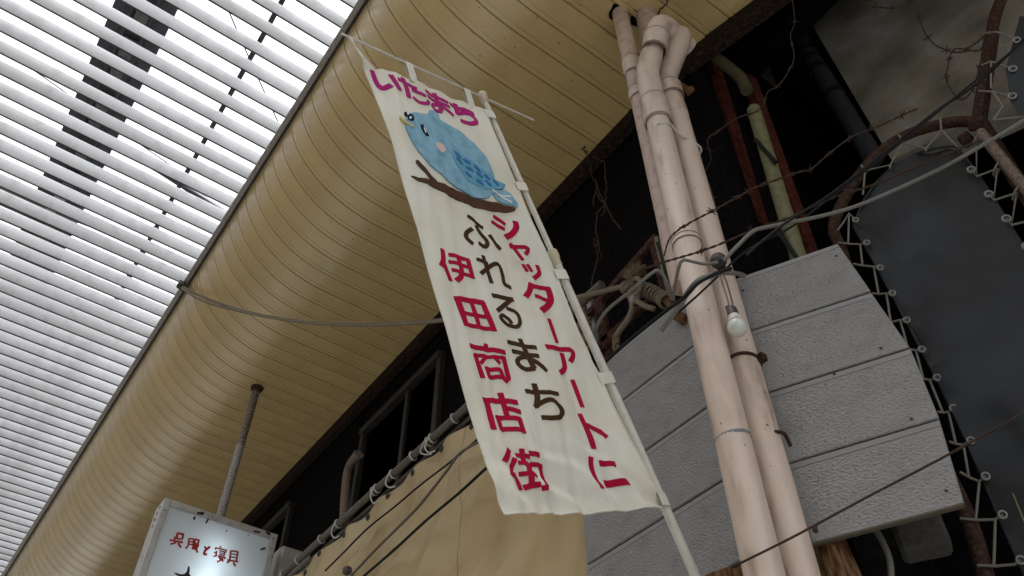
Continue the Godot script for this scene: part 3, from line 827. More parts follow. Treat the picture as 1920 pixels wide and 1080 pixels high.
# ------------------------------------------------------------------ pink downpipes
func build_pipes():
	var bx := 1.72
	var bz := -1.252
	var b := thing("downpipe", "pale pink downpipe with a bent neck, middle of the three", "downpipe", Vector3(bx, 0, bz), "pink rain downpipes")
	var neck := [Vector3(1.860, 5.716, -1.159), Vector3(1.800, 5.671, -1.153), Vector3(1.745, 5.537, -1.155), Vector3(1.735, 5.392, -1.206), Vector3(1.722, 5.249, -1.255), Vector3(bx, 5.02, bz), Vector3(bx, 4.4, bz)]
	put("pipe", tube_mesh([Vector3(bx, 0, bz), Vector3(bx, 2.4, bz), Vector3(bx, 4.9, bz)], 0.053, 28), M.pink_pipe, b)
	put("neck", tube_mesh(bends([Vector3(2.000, 5.667, -1.161), Vector3(1.780, 5.687, -1.140), Vector3(1.722, 5.245, -1.252), Vector3(bx, 4.88, bz)], [0.075, 0.06]), 0.056, 26), M.pink_pipe, b)
	coupling(b, Vector3(1.745, 5.511, -1.160), Vector3(1.737, 5.399, -1.191), 0.063)
	coupling(b, Vector3(bx, 4.98, bz), Vector3(bx, 4.80, bz), 0.062)
	coupling(b, Vector3(bx, 3.98, bz), Vector3(bx, 3.955, bz), 0.0555)
	put("stain", tube_mesh([Vector3(bx, 3.08, bz), Vector3(bx + 0.002, 3.068, bz)], 0.0545, 24, false), M.grey_smear, b)
	var cx := 1.85
	var cz := -1.235
	var c := thing("downpipe", "pale pink downpipe behind the hanging bulb", "downpipe", Vector3(cx, 0, cz), "pink rain downpipes")
	put("pipe", tube_mesh([Vector3(cx, 0, cz), Vector3(cx, 2.4, cz), Vector3(cx, 5.0, cz)], 0.053, 28), M.pink_pipe, c)
	put("neck", tube_mesh(bends([Vector3(2.200, 6.453, -1.432), Vector3(1.930, 5.676, -1.128), Vector3(1.852, 5.314, -1.249), Vector3(cx, 4.95, cz)], [0.08, 0.06]), 0.055, 26), M.pink_pipe, c)
	coupling(c, Vector3(cx, 5.22, cz), Vector3(cx, 5.12, cz), 0.059)
	put("clamp", tube_mesh(circle(Vector3(cx, 3.425, cz), Vector3(0.1, 1, 0.05), 0.056, 24), 0.006, 7), M.rust, c)
	put("clamp_nut", box_mesh(Vector3(cx + 0.02, 3.42, cz + 0.06), Vector3(0.03, 0.03, 0.03)), M.rust, c)
	put("hook", tube_mesh(curve([Vector3(cx - 0.01, 3.115, cz + 0.05), Vector3(cx + 0.02, 3.115, cz + 0.062), Vector3(cx + 0.055, 3.09, cz + 0.05)], 4), 0.006, 7), M.rust, c)
	var ax := 1.795
	var az := -1.395
	var a := thing("downpipe", "worn straight pink pipe passing through the canopy, leftmost of the three", "downpipe", Vector3(ax, 3.9, az), "pink rain downpipes")
	put("pipe", tube_mesh([Vector3(ax + 0.035, 3.92, az), Vector3(ax + 0.02, 5.0, az), Vector3(ax, 6.4, az)], 0.046, 24), M.pink_pipe_worn, a)
	coupling(a, Vector3(ax + 0.0105, 5.66, az), Vector3(ax + 0.0126, 5.52, az), 0.052)
	coupling(a, Vector3(ax + 0.0149, 5.36, az), Vector3(ax + 0.016, 5.28, az), 0.051)
	var s := thing("pipe_stub", "pink pipe stub in a ragged hole in the canopy", "pipe", Vector3(1.93, 5.9, -1.32))
	put("pipe", tube_mesh([Vector3(1.930, 5.646, -1.326), Vector3(1.930, 6.229, -1.313)], 0.062, 24), M.pink_pipe_worn, s)
	put("hole_shade", ragged(Vector3(1.938, 6.239, -1.326), 0.085, 4), M.void, s)
	put("hole_shade", ragged(Vector3(ax - 0.006, 6.239, az), 0.058, 6), M.void, a)
	var rng := RandomNumberGenerator.new()
	rng.seed = 77
	for q in [[b, bx, bz, 0.053, 0.6, 4.9], [c, cx, cz, 0.053, 0.6, 5.0], [a, ax + 0.008, az, 0.046, 5.5, 6.1]]:
		var sp := new_st()
		for k in 16:
			var an := rng.randf_range(PI * 0.5, PI * 1.25)
			var d := Vector3(cos(an), 0, -sin(an) * -1.0)
			var y: float = lerpf(q[4] + 1.6 if q[4] < 1.0 else q[4], q[5], sqrt(rng.randf()))
			var w := rng.randf_range(0.002, 0.0045)
			add_box(sp, Transform3D(Basis(Vector3.UP, -an).rotated(d, rng.randf()), Vector3(q[1], y, q[2]) + d * (q[3] - 0.0005)), Vector3(0.003, w * rng.randf_range(0.6, 2.2), w), 0.001)
		tag(put("dirt_speck", sp.commit(), M.seam_dark, q[0]), "", "", "", "stuff")
	tag(put("pipe_wire_tie", tube_mesh(curve([Vector3(bx - 0.05, 4.71, bz + 0.03), Vector3(bx, 4.72, bz + 0.057), Vector3(bx + 0.06, 4.705, bz + 0.05), Vector3(cx + 0.03, 4.66, cz + 0.055), Vector3(cx + 0.055, 4.66, cz)], 5), 0.005, 6), M.white_tie), "pale wire tied round the two bent downpipes near their necks", "wire")

# irregular black slab just under the panels, painting in the dark of a hole
func ragged(c: Vector3, r: float, sd: int) -> ArrayMesh:
	var rng := RandomNumberGenerator.new()
	rng.seed = sd
	var p := PackedVector2Array()
	for i in 22:
		var a := TAU * i / 22.0
		p.append(Vector2(cos(a), sin(a)) * r * rng.randf_range(0.86, 1.12))
	var st := new_st()
	add_slab(st, c - Vector3(0, 0.004, 0), Vector3.RIGHT, Vector3(0, 0, 1), p, 0.003)
	return st.commit()

# straight runs joined by short round elbows
func bends(p: Array, r: Array) -> Array:
	var out := [p[0]]
	for i in range(1, p.size() - 1):
		var a: Vector3 = p[i] + (p[i - 1] - p[i]).normalized() * min(r[i - 1], p[i].distance_to(p[i - 1]) * 0.48)
		var b: Vector3 = p[i] + (p[i + 1] - p[i]).normalized() * min(r[i - 1], p[i].distance_to(p[i + 1]) * 0.48)
		for k in 9:
			var f := k / 8.0
			out.append(a.lerp(p[i], f).lerp(p[i].lerp(b, f), f))
	out.append(p[-1])
	return out

func coupling(parent: Node3D, a: Vector3, b: Vector3, r: float):
	var d := (b - a)
	var o := put("coupling", tube_mesh([a - d * 0.04, a, b, b + d * 0.04], [r - 0.004, r, r, r - 0.004], 26, false), M.pink_pipe, parent)
	for p in [a, b]:
		put("joint_line", tube_mesh([p - d.normalized() * 0.002, p + d.normalized() * 0.002], r + 0.0012, 26, false), M.seam_dark, o)

# ------------------------------------------------------------------ grey sheet laced into a pipe frame
func build_laced_sheet():
	var t := thing("laced_sign_sheet", "slate grey sheet laced with cord inside a rusty arched pipe frame", "sign frame", Vector3(2.582, 3.834, -0.961))
	var ring := curve([Vector3(2.543, 2.642, -1.082), Vector3(2.548, 2.809, -1.068), Vector3(2.555, 3.048, -1.046), Vector3(2.548, 3.518, -1.065), Vector3(2.542, 4.030, -1.084), Vector3(2.547, 4.337, -1.070), Vector3(2.550, 4.477, -1.061), Vector3(2.579, 4.618, -0.969), Vector3(2.628, 4.759, -0.821), Vector3(2.679, 4.816, -0.662), Vector3(2.727, 4.780, -0.516), Vector3(2.758, 4.713, -0.420), Vector3(2.767, 4.635, -0.392)], 6)
	put("arched_pipe", tube_mesh(ring, 0.025, 14), M.rust, t)
	put("frame_post", bar_mesh(Vector3(2.770, 4.702, -0.383), Vector3(2.757, 3.859, -0.423), 0.05, 0.05, Vector3(0, 0, 1)), M.rust, t)
	put("brace_pipe", tube_mesh([Vector3(2.712, 4.562, -0.400), Vector3(2.716, 4.008, -0.387)], 0.022, 12), M.rust_pale, t)
	put("hanger_post", bar_mesh(Vector3(2.770, 4.690, -0.384), Vector3(2.850, 5.200, -0.138), 0.045, 0.05, Vector3(0, 0, 1)), M.rust, t)
	put("hanger_bend", tube_mesh(curve([Vector3(2.842, 5.150, -0.162), Vector3(2.866, 5.298, -0.087), Vector3(2.897, 5.428, 0.007), Vector3(2.936, 5.528, 0.127)], 6), 0.026, 12), M.rust, t)
	put("weld_plate", bar_mesh(Vector3(2.734, 4.659, -0.428), Vector3(2.755, 4.637, -0.363), 0.06, 0.05, Vector3(0, 0, 1), 0.01), M.rust, t)
	put("bracket", box_mesh(Vector3(2.774, 4.645, -0.468), Vector3(0.06, 0.05, 0.05), 0.008), M.rust, t)
	# the sheet itself
	var out := [Vector3(2.573, 4.427, -0.989), Vector3(2.602, 4.555, -0.901), Vector3(2.639, 4.646, -0.786), Vector3(2.682, 4.672, -0.653), Vector3(2.718, 4.629, -0.543), Vector3(2.730, 4.566, -0.505), Vector3(2.732, 4.302, -0.501), Vector3(2.729, 4.013, -0.509), Vector3(2.724, 3.546, -0.524), Vector3(2.717, 2.759, -0.546), Vector3(2.577, 2.526, -0.976), Vector3(2.579, 2.795, -0.972), Vector3(2.581, 3.056, -0.966), Vector3(2.584, 3.323, -0.956), Vector3(2.583, 3.589, -0.958), Vector3(2.581, 3.881, -0.966), Vector3(2.578, 4.117, -0.973)]
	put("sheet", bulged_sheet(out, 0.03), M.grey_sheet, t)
	var hem := []
	for p in out: hem.append(p + (Vector3(0.0, 0.0, 0.0)))
	hem.append(out[0])
	put("hem", tube_mesh(curve(hem, 4), 0.006, 6), M.grey_sheet, t)
	# eyelets and cord: from each eyelet to a knot and round the pipe
	var cord := new_st()
	var eye := [Vector3(2.551, 4.426, -0.961), Vector3(2.551, 4.272, -0.960), Vector3(2.552, 4.111, -0.955), Vector3(2.552, 3.960, -0.955), Vector3(2.554, 3.810, -0.951), Vector3(2.555, 3.658, -0.948), Vector3(2.556, 3.519, -0.943), Vector3(2.558, 3.381, -0.939), Vector3(2.559, 3.243, -0.935), Vector3(2.557, 3.107, -0.941), Vector3(2.556, 2.970, -0.945), Vector3(2.553, 2.822, -0.954)]
	var knot := [Vector3(2.556, 4.491, -0.976), Vector3(2.552, 4.288, -0.988), Vector3(2.556, 4.140, -0.978), Vector3(2.556, 3.980, -0.978), Vector3(2.557, 3.830, -0.974), Vector3(2.558, 3.670, -0.970), Vector3(2.558, 3.527, -0.971), Vector3(2.561, 3.380, -0.961), Vector3(2.560, 3.243, -0.963), Vector3(2.559, 3.102, -0.967), Vector3(2.557, 2.967, -0.972), Vector3(2.556, 2.819, -0.977)]
	var fr := [Vector3(2.524, 4.414, -1.042), Vector3(2.519, 4.342, -1.057), Vector3(2.525, 4.191, -1.038), Vector3(2.531, 4.001, -1.020), Vector3(2.529, 3.842, -1.028), Vector3(2.536, 3.703, -1.005), Vector3(2.539, 3.555, -0.997), Vector3(2.542, 3.388, -0.987), Vector3(2.540, 3.265, -0.993), Vector3(2.537, 3.148, -1.002), Vector3(2.520, 2.998, -1.056), Vector3(2.517, 2.842, -1.065)]
	for i in eye.size():
		put("eyelet", tube_mesh(circle(eye[i], Vector3(0.8, 0.25, -0.55), 0.011, 12), 0.0042, 6), M.galvanised, t)
		tube(cord, [eye[i], knot[i], knot[i].lerp(fr[i], 0.5) + Vector3(0, -0.004, 0), fr[i]], 0.0045, 6)
		if i < eye.size() - 1:
			tube(cord, [knot[i], knot[i + 1].lerp(fr[i + 1], 0.55)], 0.0045, 6)
	var top := [[Vector3(2.573, 4.550, -0.892), Vector3(2.589, 4.688, -0.842), Vector3(2.588, 4.733, -0.845)], [Vector3(2.619, 4.641, -0.750), Vector3(2.648, 4.745, -0.662), Vector3(2.649, 4.806, -0.659)], [Vector3(2.667, 4.639, -0.602), Vector3(2.696, 4.703, -0.514), Vector3(2.704, 4.786, -0.489)], [Vector3(2.701, 4.565, -0.499), Vector3(2.696, 4.703, -0.514), Vector3(2.703, 4.780, -0.492)], [Vector3(2.589, 4.688, -0.842), Vector3(2.620, 4.648, -0.748), Vector3(2.618, 4.627, -0.752)], [Vector3(2.648, 4.745, -0.662), Vector3(2.668, 4.645, -0.599), Vector3(2.667, 4.625, -0.604)]]
	for q in top: tube(cord, q, 0.0045, 6)
	var re := [Vector3(2.699, 4.403, -0.504), Vector3(2.700, 4.236, -0.502), Vector3(2.700, 4.079, -0.500), Vector3(2.701, 3.915, -0.497)]
	var rk := [Vector3(2.722, 4.543, -0.432), Vector3(2.723, 4.345, -0.429), Vector3(2.725, 4.180, -0.425), Vector3(2.726, 4.018, -0.420)]
	for i in 4:
		put("eyelet", tube_mesh(circle(re[i], Vector3(0.8, 0.25, -0.55), 0.014, 12), 0.005, 6), M.galvanised, t)
		var kn: Vector3 = re[i] + (rk[min(i + 1, 3)] - rk[i]) * 0.25
		tube(cord, [re[i], kn, rk[i]], 0.0045, 6)
		if i < 3: tube(cord, [kn, rk[i + 1]], 0.0045, 6)
		tube(cord, circle(rk[i], Vector3(0.4, -0.7, 0.5), 0.03, 10), 0.0045, 6)
	put("lacing_cord", cord.commit(), M.lacing, t)
	var t2 := thing("second_laced_sheet", "blue grey sheet edge with eyelets at the far right border", "sheet", Vector3(2.738, 4.763, -0.158))
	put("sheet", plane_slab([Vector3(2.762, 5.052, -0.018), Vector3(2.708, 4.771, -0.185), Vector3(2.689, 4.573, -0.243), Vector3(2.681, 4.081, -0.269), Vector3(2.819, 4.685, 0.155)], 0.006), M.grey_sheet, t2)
	for q in [[Vector3(2.704, 4.741, -0.165), Vector3(2.691, 4.850, -0.205), Vector3(2.680, 4.858, -0.240)], [Vector3(2.684, 4.587, -0.226), Vector3(2.671, 4.665, -0.268), Vector3(2.659, 4.713, -0.305)], [Vector3(2.691, 4.850, -0.205), Vector3(2.672, 4.692, -0.265)], [Vector3(2.671, 4.665, -0.268), Vector3(2.669, 4.554, -0.274), Vector3(2.651, 4.507, -0.328)], [Vector3(2.651, 4.507, -0.328), Vector3(2.684, 4.434, -0.226)], [Vector3(2.729, 4.901, -0.087), Vector3(2.719, 5.016, -0.120), Vector3(2.707, 5.051, -0.156)]]:
		put("lacing_cord", tube_mesh(q, 0.0045, 6), M.lacing, t2)
	for q in [Vector3(2.705, 4.740, -0.164), Vector3(2.684, 4.587, -0.226), Vector3(2.730, 4.900, -0.086)]:
		put("eyelet", tube_mesh(circle(q, Vector3(0.8, 0.25, -0.55), 0.014, 12), 0.005, 6), M.galvanised, t2)

# a sheet inside an outline, bellied and creased, built from small cells
func bulged_sheet(out: Array, bulge: float) -> ArrayMesh:
	var o: Vector3 = out[0]
	var far: Vector3 = out[8]
	var ux := Vector3(far.x - o.x, 0, far.z - o.z).normalized()
	var n := ux.cross(Vector3.UP)
	if n.x > 0: n = -n
	var poly := PackedVector2Array()
	var c3 := curve(out + [out[0]], 4)
	for p in c3.slice(0, c3.size() - 1): poly.append(Vector2((p - o).dot(ux), p.y - o.y))
	var ns := noise(81, 1.6, 3)
	var lo := poly[0]
	var hi := poly[0]
	for p in poly:
		lo = lo.min(p)
		hi = hi.max(p)
	var st := new_st()
	st.set_smooth_group(0)
	var cell := 0.05
	var nx := int(ceil((hi.x - lo.x) / cell))
	var ny := int(ceil((hi.y - lo.y) / cell))
	for i in nx:
		for j in ny:
			var c := lo + Vector2(i, j) * cell
			var sq := PackedVector2Array([c, c + Vector2(cell, 0), c + Vector2(cell, cell), c + Vector2(0, cell)])
			for piece in Geometry2D.intersect_polygons(poly, sq):
				var idx := Geometry2D.triangulate_polygon(piece)
				for k in range(0, idx.size(), 3):
					var v := []
					for m in 3:
						var q: Vector2 = piece[idx[k + m]]
						var w: float = ns.get_noise_2d(q.x * 2.2, q.y * 0.7) * 0.05 + 0.006 * sin(q.y * 40.0) * exp(-pow(q.x * 5.0, 2.0))
						v.append(o + ux * q.x + Vector3.UP * q.y + n * w)
					if (v[1] - v[0]).cross(v[2] - v[0]).dot(n) > 0: v = [v[0], v[2], v[1]]
					for p in v: st.add_vertex(p.snapped(Vector3.ONE * 0.0005))
	st.index()
	st.generate_normals()
	return st.commit()

# ------------------------------------------------------------------ balcony rail, rope, rags
func twisted(st: SurfaceTool, pts: Array, r: float, turns: float):
	for s in 3:
		var path := []
		var n := pts.size()
		for i in n:
			var t: Vector3 = (pts[min(i + 1, n - 1)] - pts[max(i - 1, 0)]).normalized()
			var u := t.cross(Vector3(0.1, 1, 0.2)).normalized()
			var w := t.cross(u)
			var a := TAU * (float(i) / n * turns + s / 3.0)
			path.append(pts[i] + (u * cos(a) + w * sin(a)) * r * 0.5)
		tube(st, path, r * 0.56, 7)

# a rag: a rumpled lump with sharp folds
func crumpled(c: Vector3, size: Vector3, sd: int) -> ArrayMesh:
	var ns := noise(sd, 1.1, 3)
	var st := new_st()
	st.set_smooth_group(-1)
	var P := func(i: int, j: int) -> Vector3:
		var a := PI * i / 12.0
		var b := TAU * (j % 18) / 18.0
		var d := Vector3(sin(a) * cos(b), cos(a), sin(a) * sin(b))
		return c + d * size * (1.0 + 0.75 * ns.get_noise_3dv(d * 2.2))
	for i in 12:
		for j in 18:
			var q := [P.call(i, j), P.call(i, j + 1), P.call(i + 1, j + 1), P.call(i + 1, j)]
			for k in [0, 1, 2, 0, 2, 3]: st.add_vertex(q[k])
	st.generate_normals()
	return st.commit()

func build_rail_and_rope():
	var t := thing("balcony_rail", "maroon steel balcony rail above the grey siding", "railing", Vector3(2.1, 4.1, -1.9))
	put("top_bar", bar_mesh(Vector3(2.100, 4.581, -2.259), Vector3(2.100, 4.696, -1.689), 0.032, 0.04), M.maroon, t)
	put("lower_bar", bar_mesh(Vector3(2.100, 4.337, -2.181), Vector3(2.100, 4.347, -1.682), 0.03, 0.035), M.maroon, t)
	put("foot_bar", bar_mesh(Vector3(2.080, 4.266, -2.146), Vector3(2.080, 4.293, -2.006), 0.035, 0.04), M.maroon, t)
	put("post", bar_mesh(Vector3(2.100, 4.691, -1.716), Vector3(2.100, 4.327, -1.700), 0.045, 0.025, Vector3(1, 0, 0)), M.maroon, t)
	put("post", bar_mesh(Vector3(2.100, 4.637, -2.138), Vector3(2.100, 4.143, -2.099), 0.055, 0.03, Vector3(1, 0, 0)), M.maroon, t)
	put("post", bar_mesh(Vector3(2.130, 4.737, -2.236), Vector3(2.130, 4.258, -2.194), 0.035, 0.03, Vector3(1, 0, 0)), M.galvanised, t)
	var sl := thing("pale_splinters", "split pale green timber strip beside the railing post", "timber strip")
	put("strip", bar_mesh(Vector3(2.080, 4.670, -1.680), Vector3(2.080, 4.237, -1.669), 0.02, 0.012, Vector3(1, 0, 0)), M.lime_pole, sl)
	put("strip", bar_mesh(Vector3(2.060, 4.633, -1.635), Vector3(2.060, 4.169, -1.641), 0.012, 0.014, Vector3(1, 0, 0)), M.lacing, sl)
	var rp := thing("guy_rope", "pale twisted rope from the canopy edge behind the banner to the railing", "rope")
	var st := new_st()
	var hook := Vector3(0.588, 6.80, -5.66)
	var near := Vector3(2.020, 4.413, -1.789)
	var mid := []
	for i in 41:
		var f := i / 40.0
		mid.append(hook.lerp(near, f) + Vector3(0, -0.36 * 4.0 * f * (1.0 - f), 0))
	var dense := curve(mid, 6)
	twisted(st, dense, 0.011, 75)
	var second := []
	for i in dense.size():
		var f := float(i) / dense.size()
		second.append(dense[i] + Vector3(0, -0.016 - 0.035 * exp(-pow((f - 0.10) * 9.0, 2.0)), 0.012))
	twisted(st, second, 0.011, 75)
	put("strands", st.commit(), M.rope, rp)
	var hk := thing("edge_hook", "dark rusty hook on the canopy edge holding the rope", "hook", hook)
	put("plate", box_mesh(hook + Vector3(-0.01, 0.01, 0), Vector3(0.06, 0.06, 0.07), 0.01), M.steel_black, hk)
	put("loop", tube_mesh(circle(hook + Vector3(0.03, -0.02, 0.0), Vector3(0, 0.3, 1), 0.03, 12), 0.009, 7), M.rust, hk)
	var kn := thing("rope_knot", "thick knotted rope wound round a spar at the railing", "rope knot", near)
	var spar := [Vector3(2.000, 4.403, -1.842), Vector3(1.990, 4.266, -1.709), Vector3(1.980, 4.110, -1.608), Vector3(1.960, 3.906, -1.504)]
	put("spar", tube_mesh(curve(spar, 5), 0.019, 10), M.wood, kn)
	var coil := new_st()
	var rng := RandomNumberGenerator.new()
	rng.seed = 44
	var sp := curve(spar.slice(0, 3), 7)
	for i in sp.size():
		var ax: Vector3 = (sp[min(i + 1, sp.size() - 1)] - sp[max(i - 1, 0)]).normalized() + Vector3(rng.randf_range(-0.12, 0.12), rng.randf_range(-0.12, 0.12), 0)
		tube(coil, circle(sp[i], ax, 0.028 + rng.randf_range(0, 0.006), 12), 0.0065, 6)
	put("coil", coil.commit(), M.rope, kn)
	var turns := new_st()
	twisted(turns, curve([Vector3(1.970, 4.359, -1.833), Vector3(1.950, 4.348, -1.739), Vector3(1.940, 4.277, -1.697), Vector3(1.940, 4.239, -1.725), Vector3(1.950, 4.265, -1.781)], 9), 0.012, 6)
	twisted(turns, curve([Vector3(1.960, 4.307, -1.808), Vector3(1.950, 4.199, -1.742), Vector3(1.950, 4.133, -1.698), Vector3(1.960, 4.102, -1.668)], 9), 0.013, 6)
	put("loose_turn", turns.commit(), M.rope, kn)
	var tail := new_st()
	twisted(tail, curve([Vector3(1.960, 4.279, -1.790), Vector3(1.960, 4.205, -1.788), Vector3(1.960, 4.160, -1.826), Vector3(1.960, 4.142, -1.875), Vector3(1.960, 4.124, -1.907)], 9), 0.015, 8)
	put("tail", tail.commit(), M.rope, kn)
	put("rag", crumpled(Vector3(1.950, 4.374, -1.728), Vector3(0.034, 0.026, 0.05), 3), M.old_cloth, kn)
	put("rag", crumpled(Vector3(1.950, 4.419, -1.743), Vector3(0.02, 0.010, 0.055), 5), M.old_cloth, kn)
	put("rag", crumpled(Vector3(1.960, 4.091, -1.915), Vector3(0.013, 0.050, 0.018), 8), M.old_cloth, kn)
	put("rag", crumpled(Vector3(1.955, 4.239, -1.762), Vector3(0.02, 0.018, 0.03), 9), M.trim, kn)
	put("wedge", bar_mesh(Vector3(1.940, 3.943, -1.543), Vector3(1.940, 3.887, -1.509), 0.03, 0.03, Vector3.UP, 0.01), M.wood, kn)
	var rw := thing("rag_bundle", "frayed cream rope bundle hanging just right of the banner pole", "rag", Vector3(1.970, 4.103, -2.137))
	var rs := new_st()
	twisted(rs, curve([Vector3(1.970, 4.473, -2.124), Vector3(1.970, 4.322, -2.115), Vector3(1.970, 4.216, -2.157), Vector3(1.970, 4.093, -2.123), Vector3(1.970, 3.975, -2.098)], 9), 0.022, 9)
	put("rope_end", rs.commit(), M.rope, rw)
	put("cloth", crumpled(Vector3(1.960, 4.345, -2.116), Vector3(0.03, 0.05, 0.04), 12), M.old_cloth, rw)

# ------------------------------------------------------------------ bulb
func build_lamp():
	var ins := thing("black_insulator", "black domed insulator knob on the downpipe where cables meet", "insulator", Vector3(1.780, 3.848, -1.168))
	var st := new_st()
	lathe(st, Vector3(1.780, 3.836, -1.177), Vector3(0, 1, 0), [Vector2(0.0, -0.012), Vector2(0.024, -0.012), Vector2(0.030, 0.0), Vector2(0.031, 0.012), Vector2(0.024, 0.028), Vector2(0.012, 0.036), Vector2(0.0, 0.038)], 22)
	put("dome", st.commit(), M.bakelite, ins)
	put("clamp", box_mesh(Vector3(1.770, 3.797, -1.166), Vector3(0.02, 0.03, 0.03), 0.004), M.black_rubber, ins)
	var t := thing("hanging_bulb", "unlit frosted bulb in a black socket hanging before the downpipe", "bulb", Vector3(1.740, 3.521, -1.144))
	put("cord", tube_mesh(curve([Vector3(1.770, 3.806, -1.177), Vector3(1.765, 3.719, -1.176), Vector3(1.760, 3.629, -1.169), Vector3(1.755, 3.570, -1.169)], 5), 0.0032, 6), M.lacing, t)
	put("cord", tube_mesh(curve([Vector3(1.770, 3.796, -1.172), Vector3(1.765, 3.709, -1.158), Vector3(1.760, 3.628, -1.154), Vector3(1.755, 3.551, -1.152)], 5), 0.0032, 6), M.old_cloth, t)
	var top := Vector3(1.755, 3.574, -1.161)
	var ax: Vector3 = (top - Vector3(1.735, 3.386, -1.142)).normalized()
	var b := new_st()
	lathe(b, top, -ax, [Vector2(0.0, -0.004), Vector2(0.013, 0.0), Vector2(0.018, 0.01), Vector2(0.0195, 0.04), Vector2(0.0195, 0.046), Vector2(0.016, 0.05)], 24)
	put("socket", b.commit(), M.bakelite, t)
	put("socket_lug", box_mesh(Vector3(1.752, 3.582, -1.173), Vector3(0.01, 0.02, 0.012), 0.002), M.bakelite, t)
	var c := new_st()
	lathe(c, top - ax * 0.047, -ax, [Vector2(0.017, 0.0), Vector2(0.0205, 0.003), Vector2(0.022, 0.012), Vector2(0.0215, 0.014), Vector2(0.0225, 0.017), Vector2(0.0235, 0.03)], 24)
	put("bulb_base", c.commit(), M.bulb_base, t)
	var g := new_st()
	var prof := [Vector2(0.0225, 0.0)]
	for i in range(2, 17):
		var a := PI * i / 16.0
		prof.append(Vector2(0.0325 * sin(a) + (0.004 if i < 5 else 0.0) * (5 - i) / 3.0, 0.030 - 0.0345 * cos(a)))
	lathe(g, top - ax * 0.075, -ax, prof, 28)
	put("bulb_glass", g.commit(), M.bulb_glass, t)

# ------------------------------------------------------------------ cables and barbed wire
func cable(called: String, label: String, pts: Array, r: float, m: Material, cat := "cable", per := 6) -> MeshInstance3D:
	return tag(put(called, tube_mesh(curve(pts, per), r, 8), m), label, cat)

func barbed(label: String, pts: Array, sd: int, gap := 0.12, r := 0.0028):
	var t := thing("barbed_wire", label, "barbed wire", pts[0], "strands of rusty barbed wire")
	var path := curve(pts, 10)
	var st := new_st()
	var rng := RandomNumberGenerator.new()
	rng.seed = sd
	var strand := []
	for s in 2:
		strand = []
		for i in path.size():
			var a := i * 1.1 + s * PI
			strand.append(path[i] + Vector3(cos(a) * 0.4, sin(a), sin(a) * 0.4) * r)
		tube(st, strand, r * 0.8, 5)
	put("strand", st.commit(), M.barb, t)
	var run := 0.0
	for i in range(1, path.size()):
		run += path[i].distance_to(path[i - 1])
		if run > gap:
			run = rng.randf_range(-0.02, 0.02)
			var b := new_st()
			for k in 2:
				var d := Vector3(rng.randf_range(-1, 1), rng.randf_range(-1, 1), rng.randf_range(-1, 1)).normalized() * 0.018
				tube(b, [path[i] - d, path[i] + d], r * 0.7, 5)
			tube(b, [path[i] - (path[i] - path[i - 1]).normalized() * 0.005, path[i] + (path[i] - path[i - 1]).normalized() * 0.005], r * 2.4, 6)
			put("barb", b.commit(), M.barb, t)

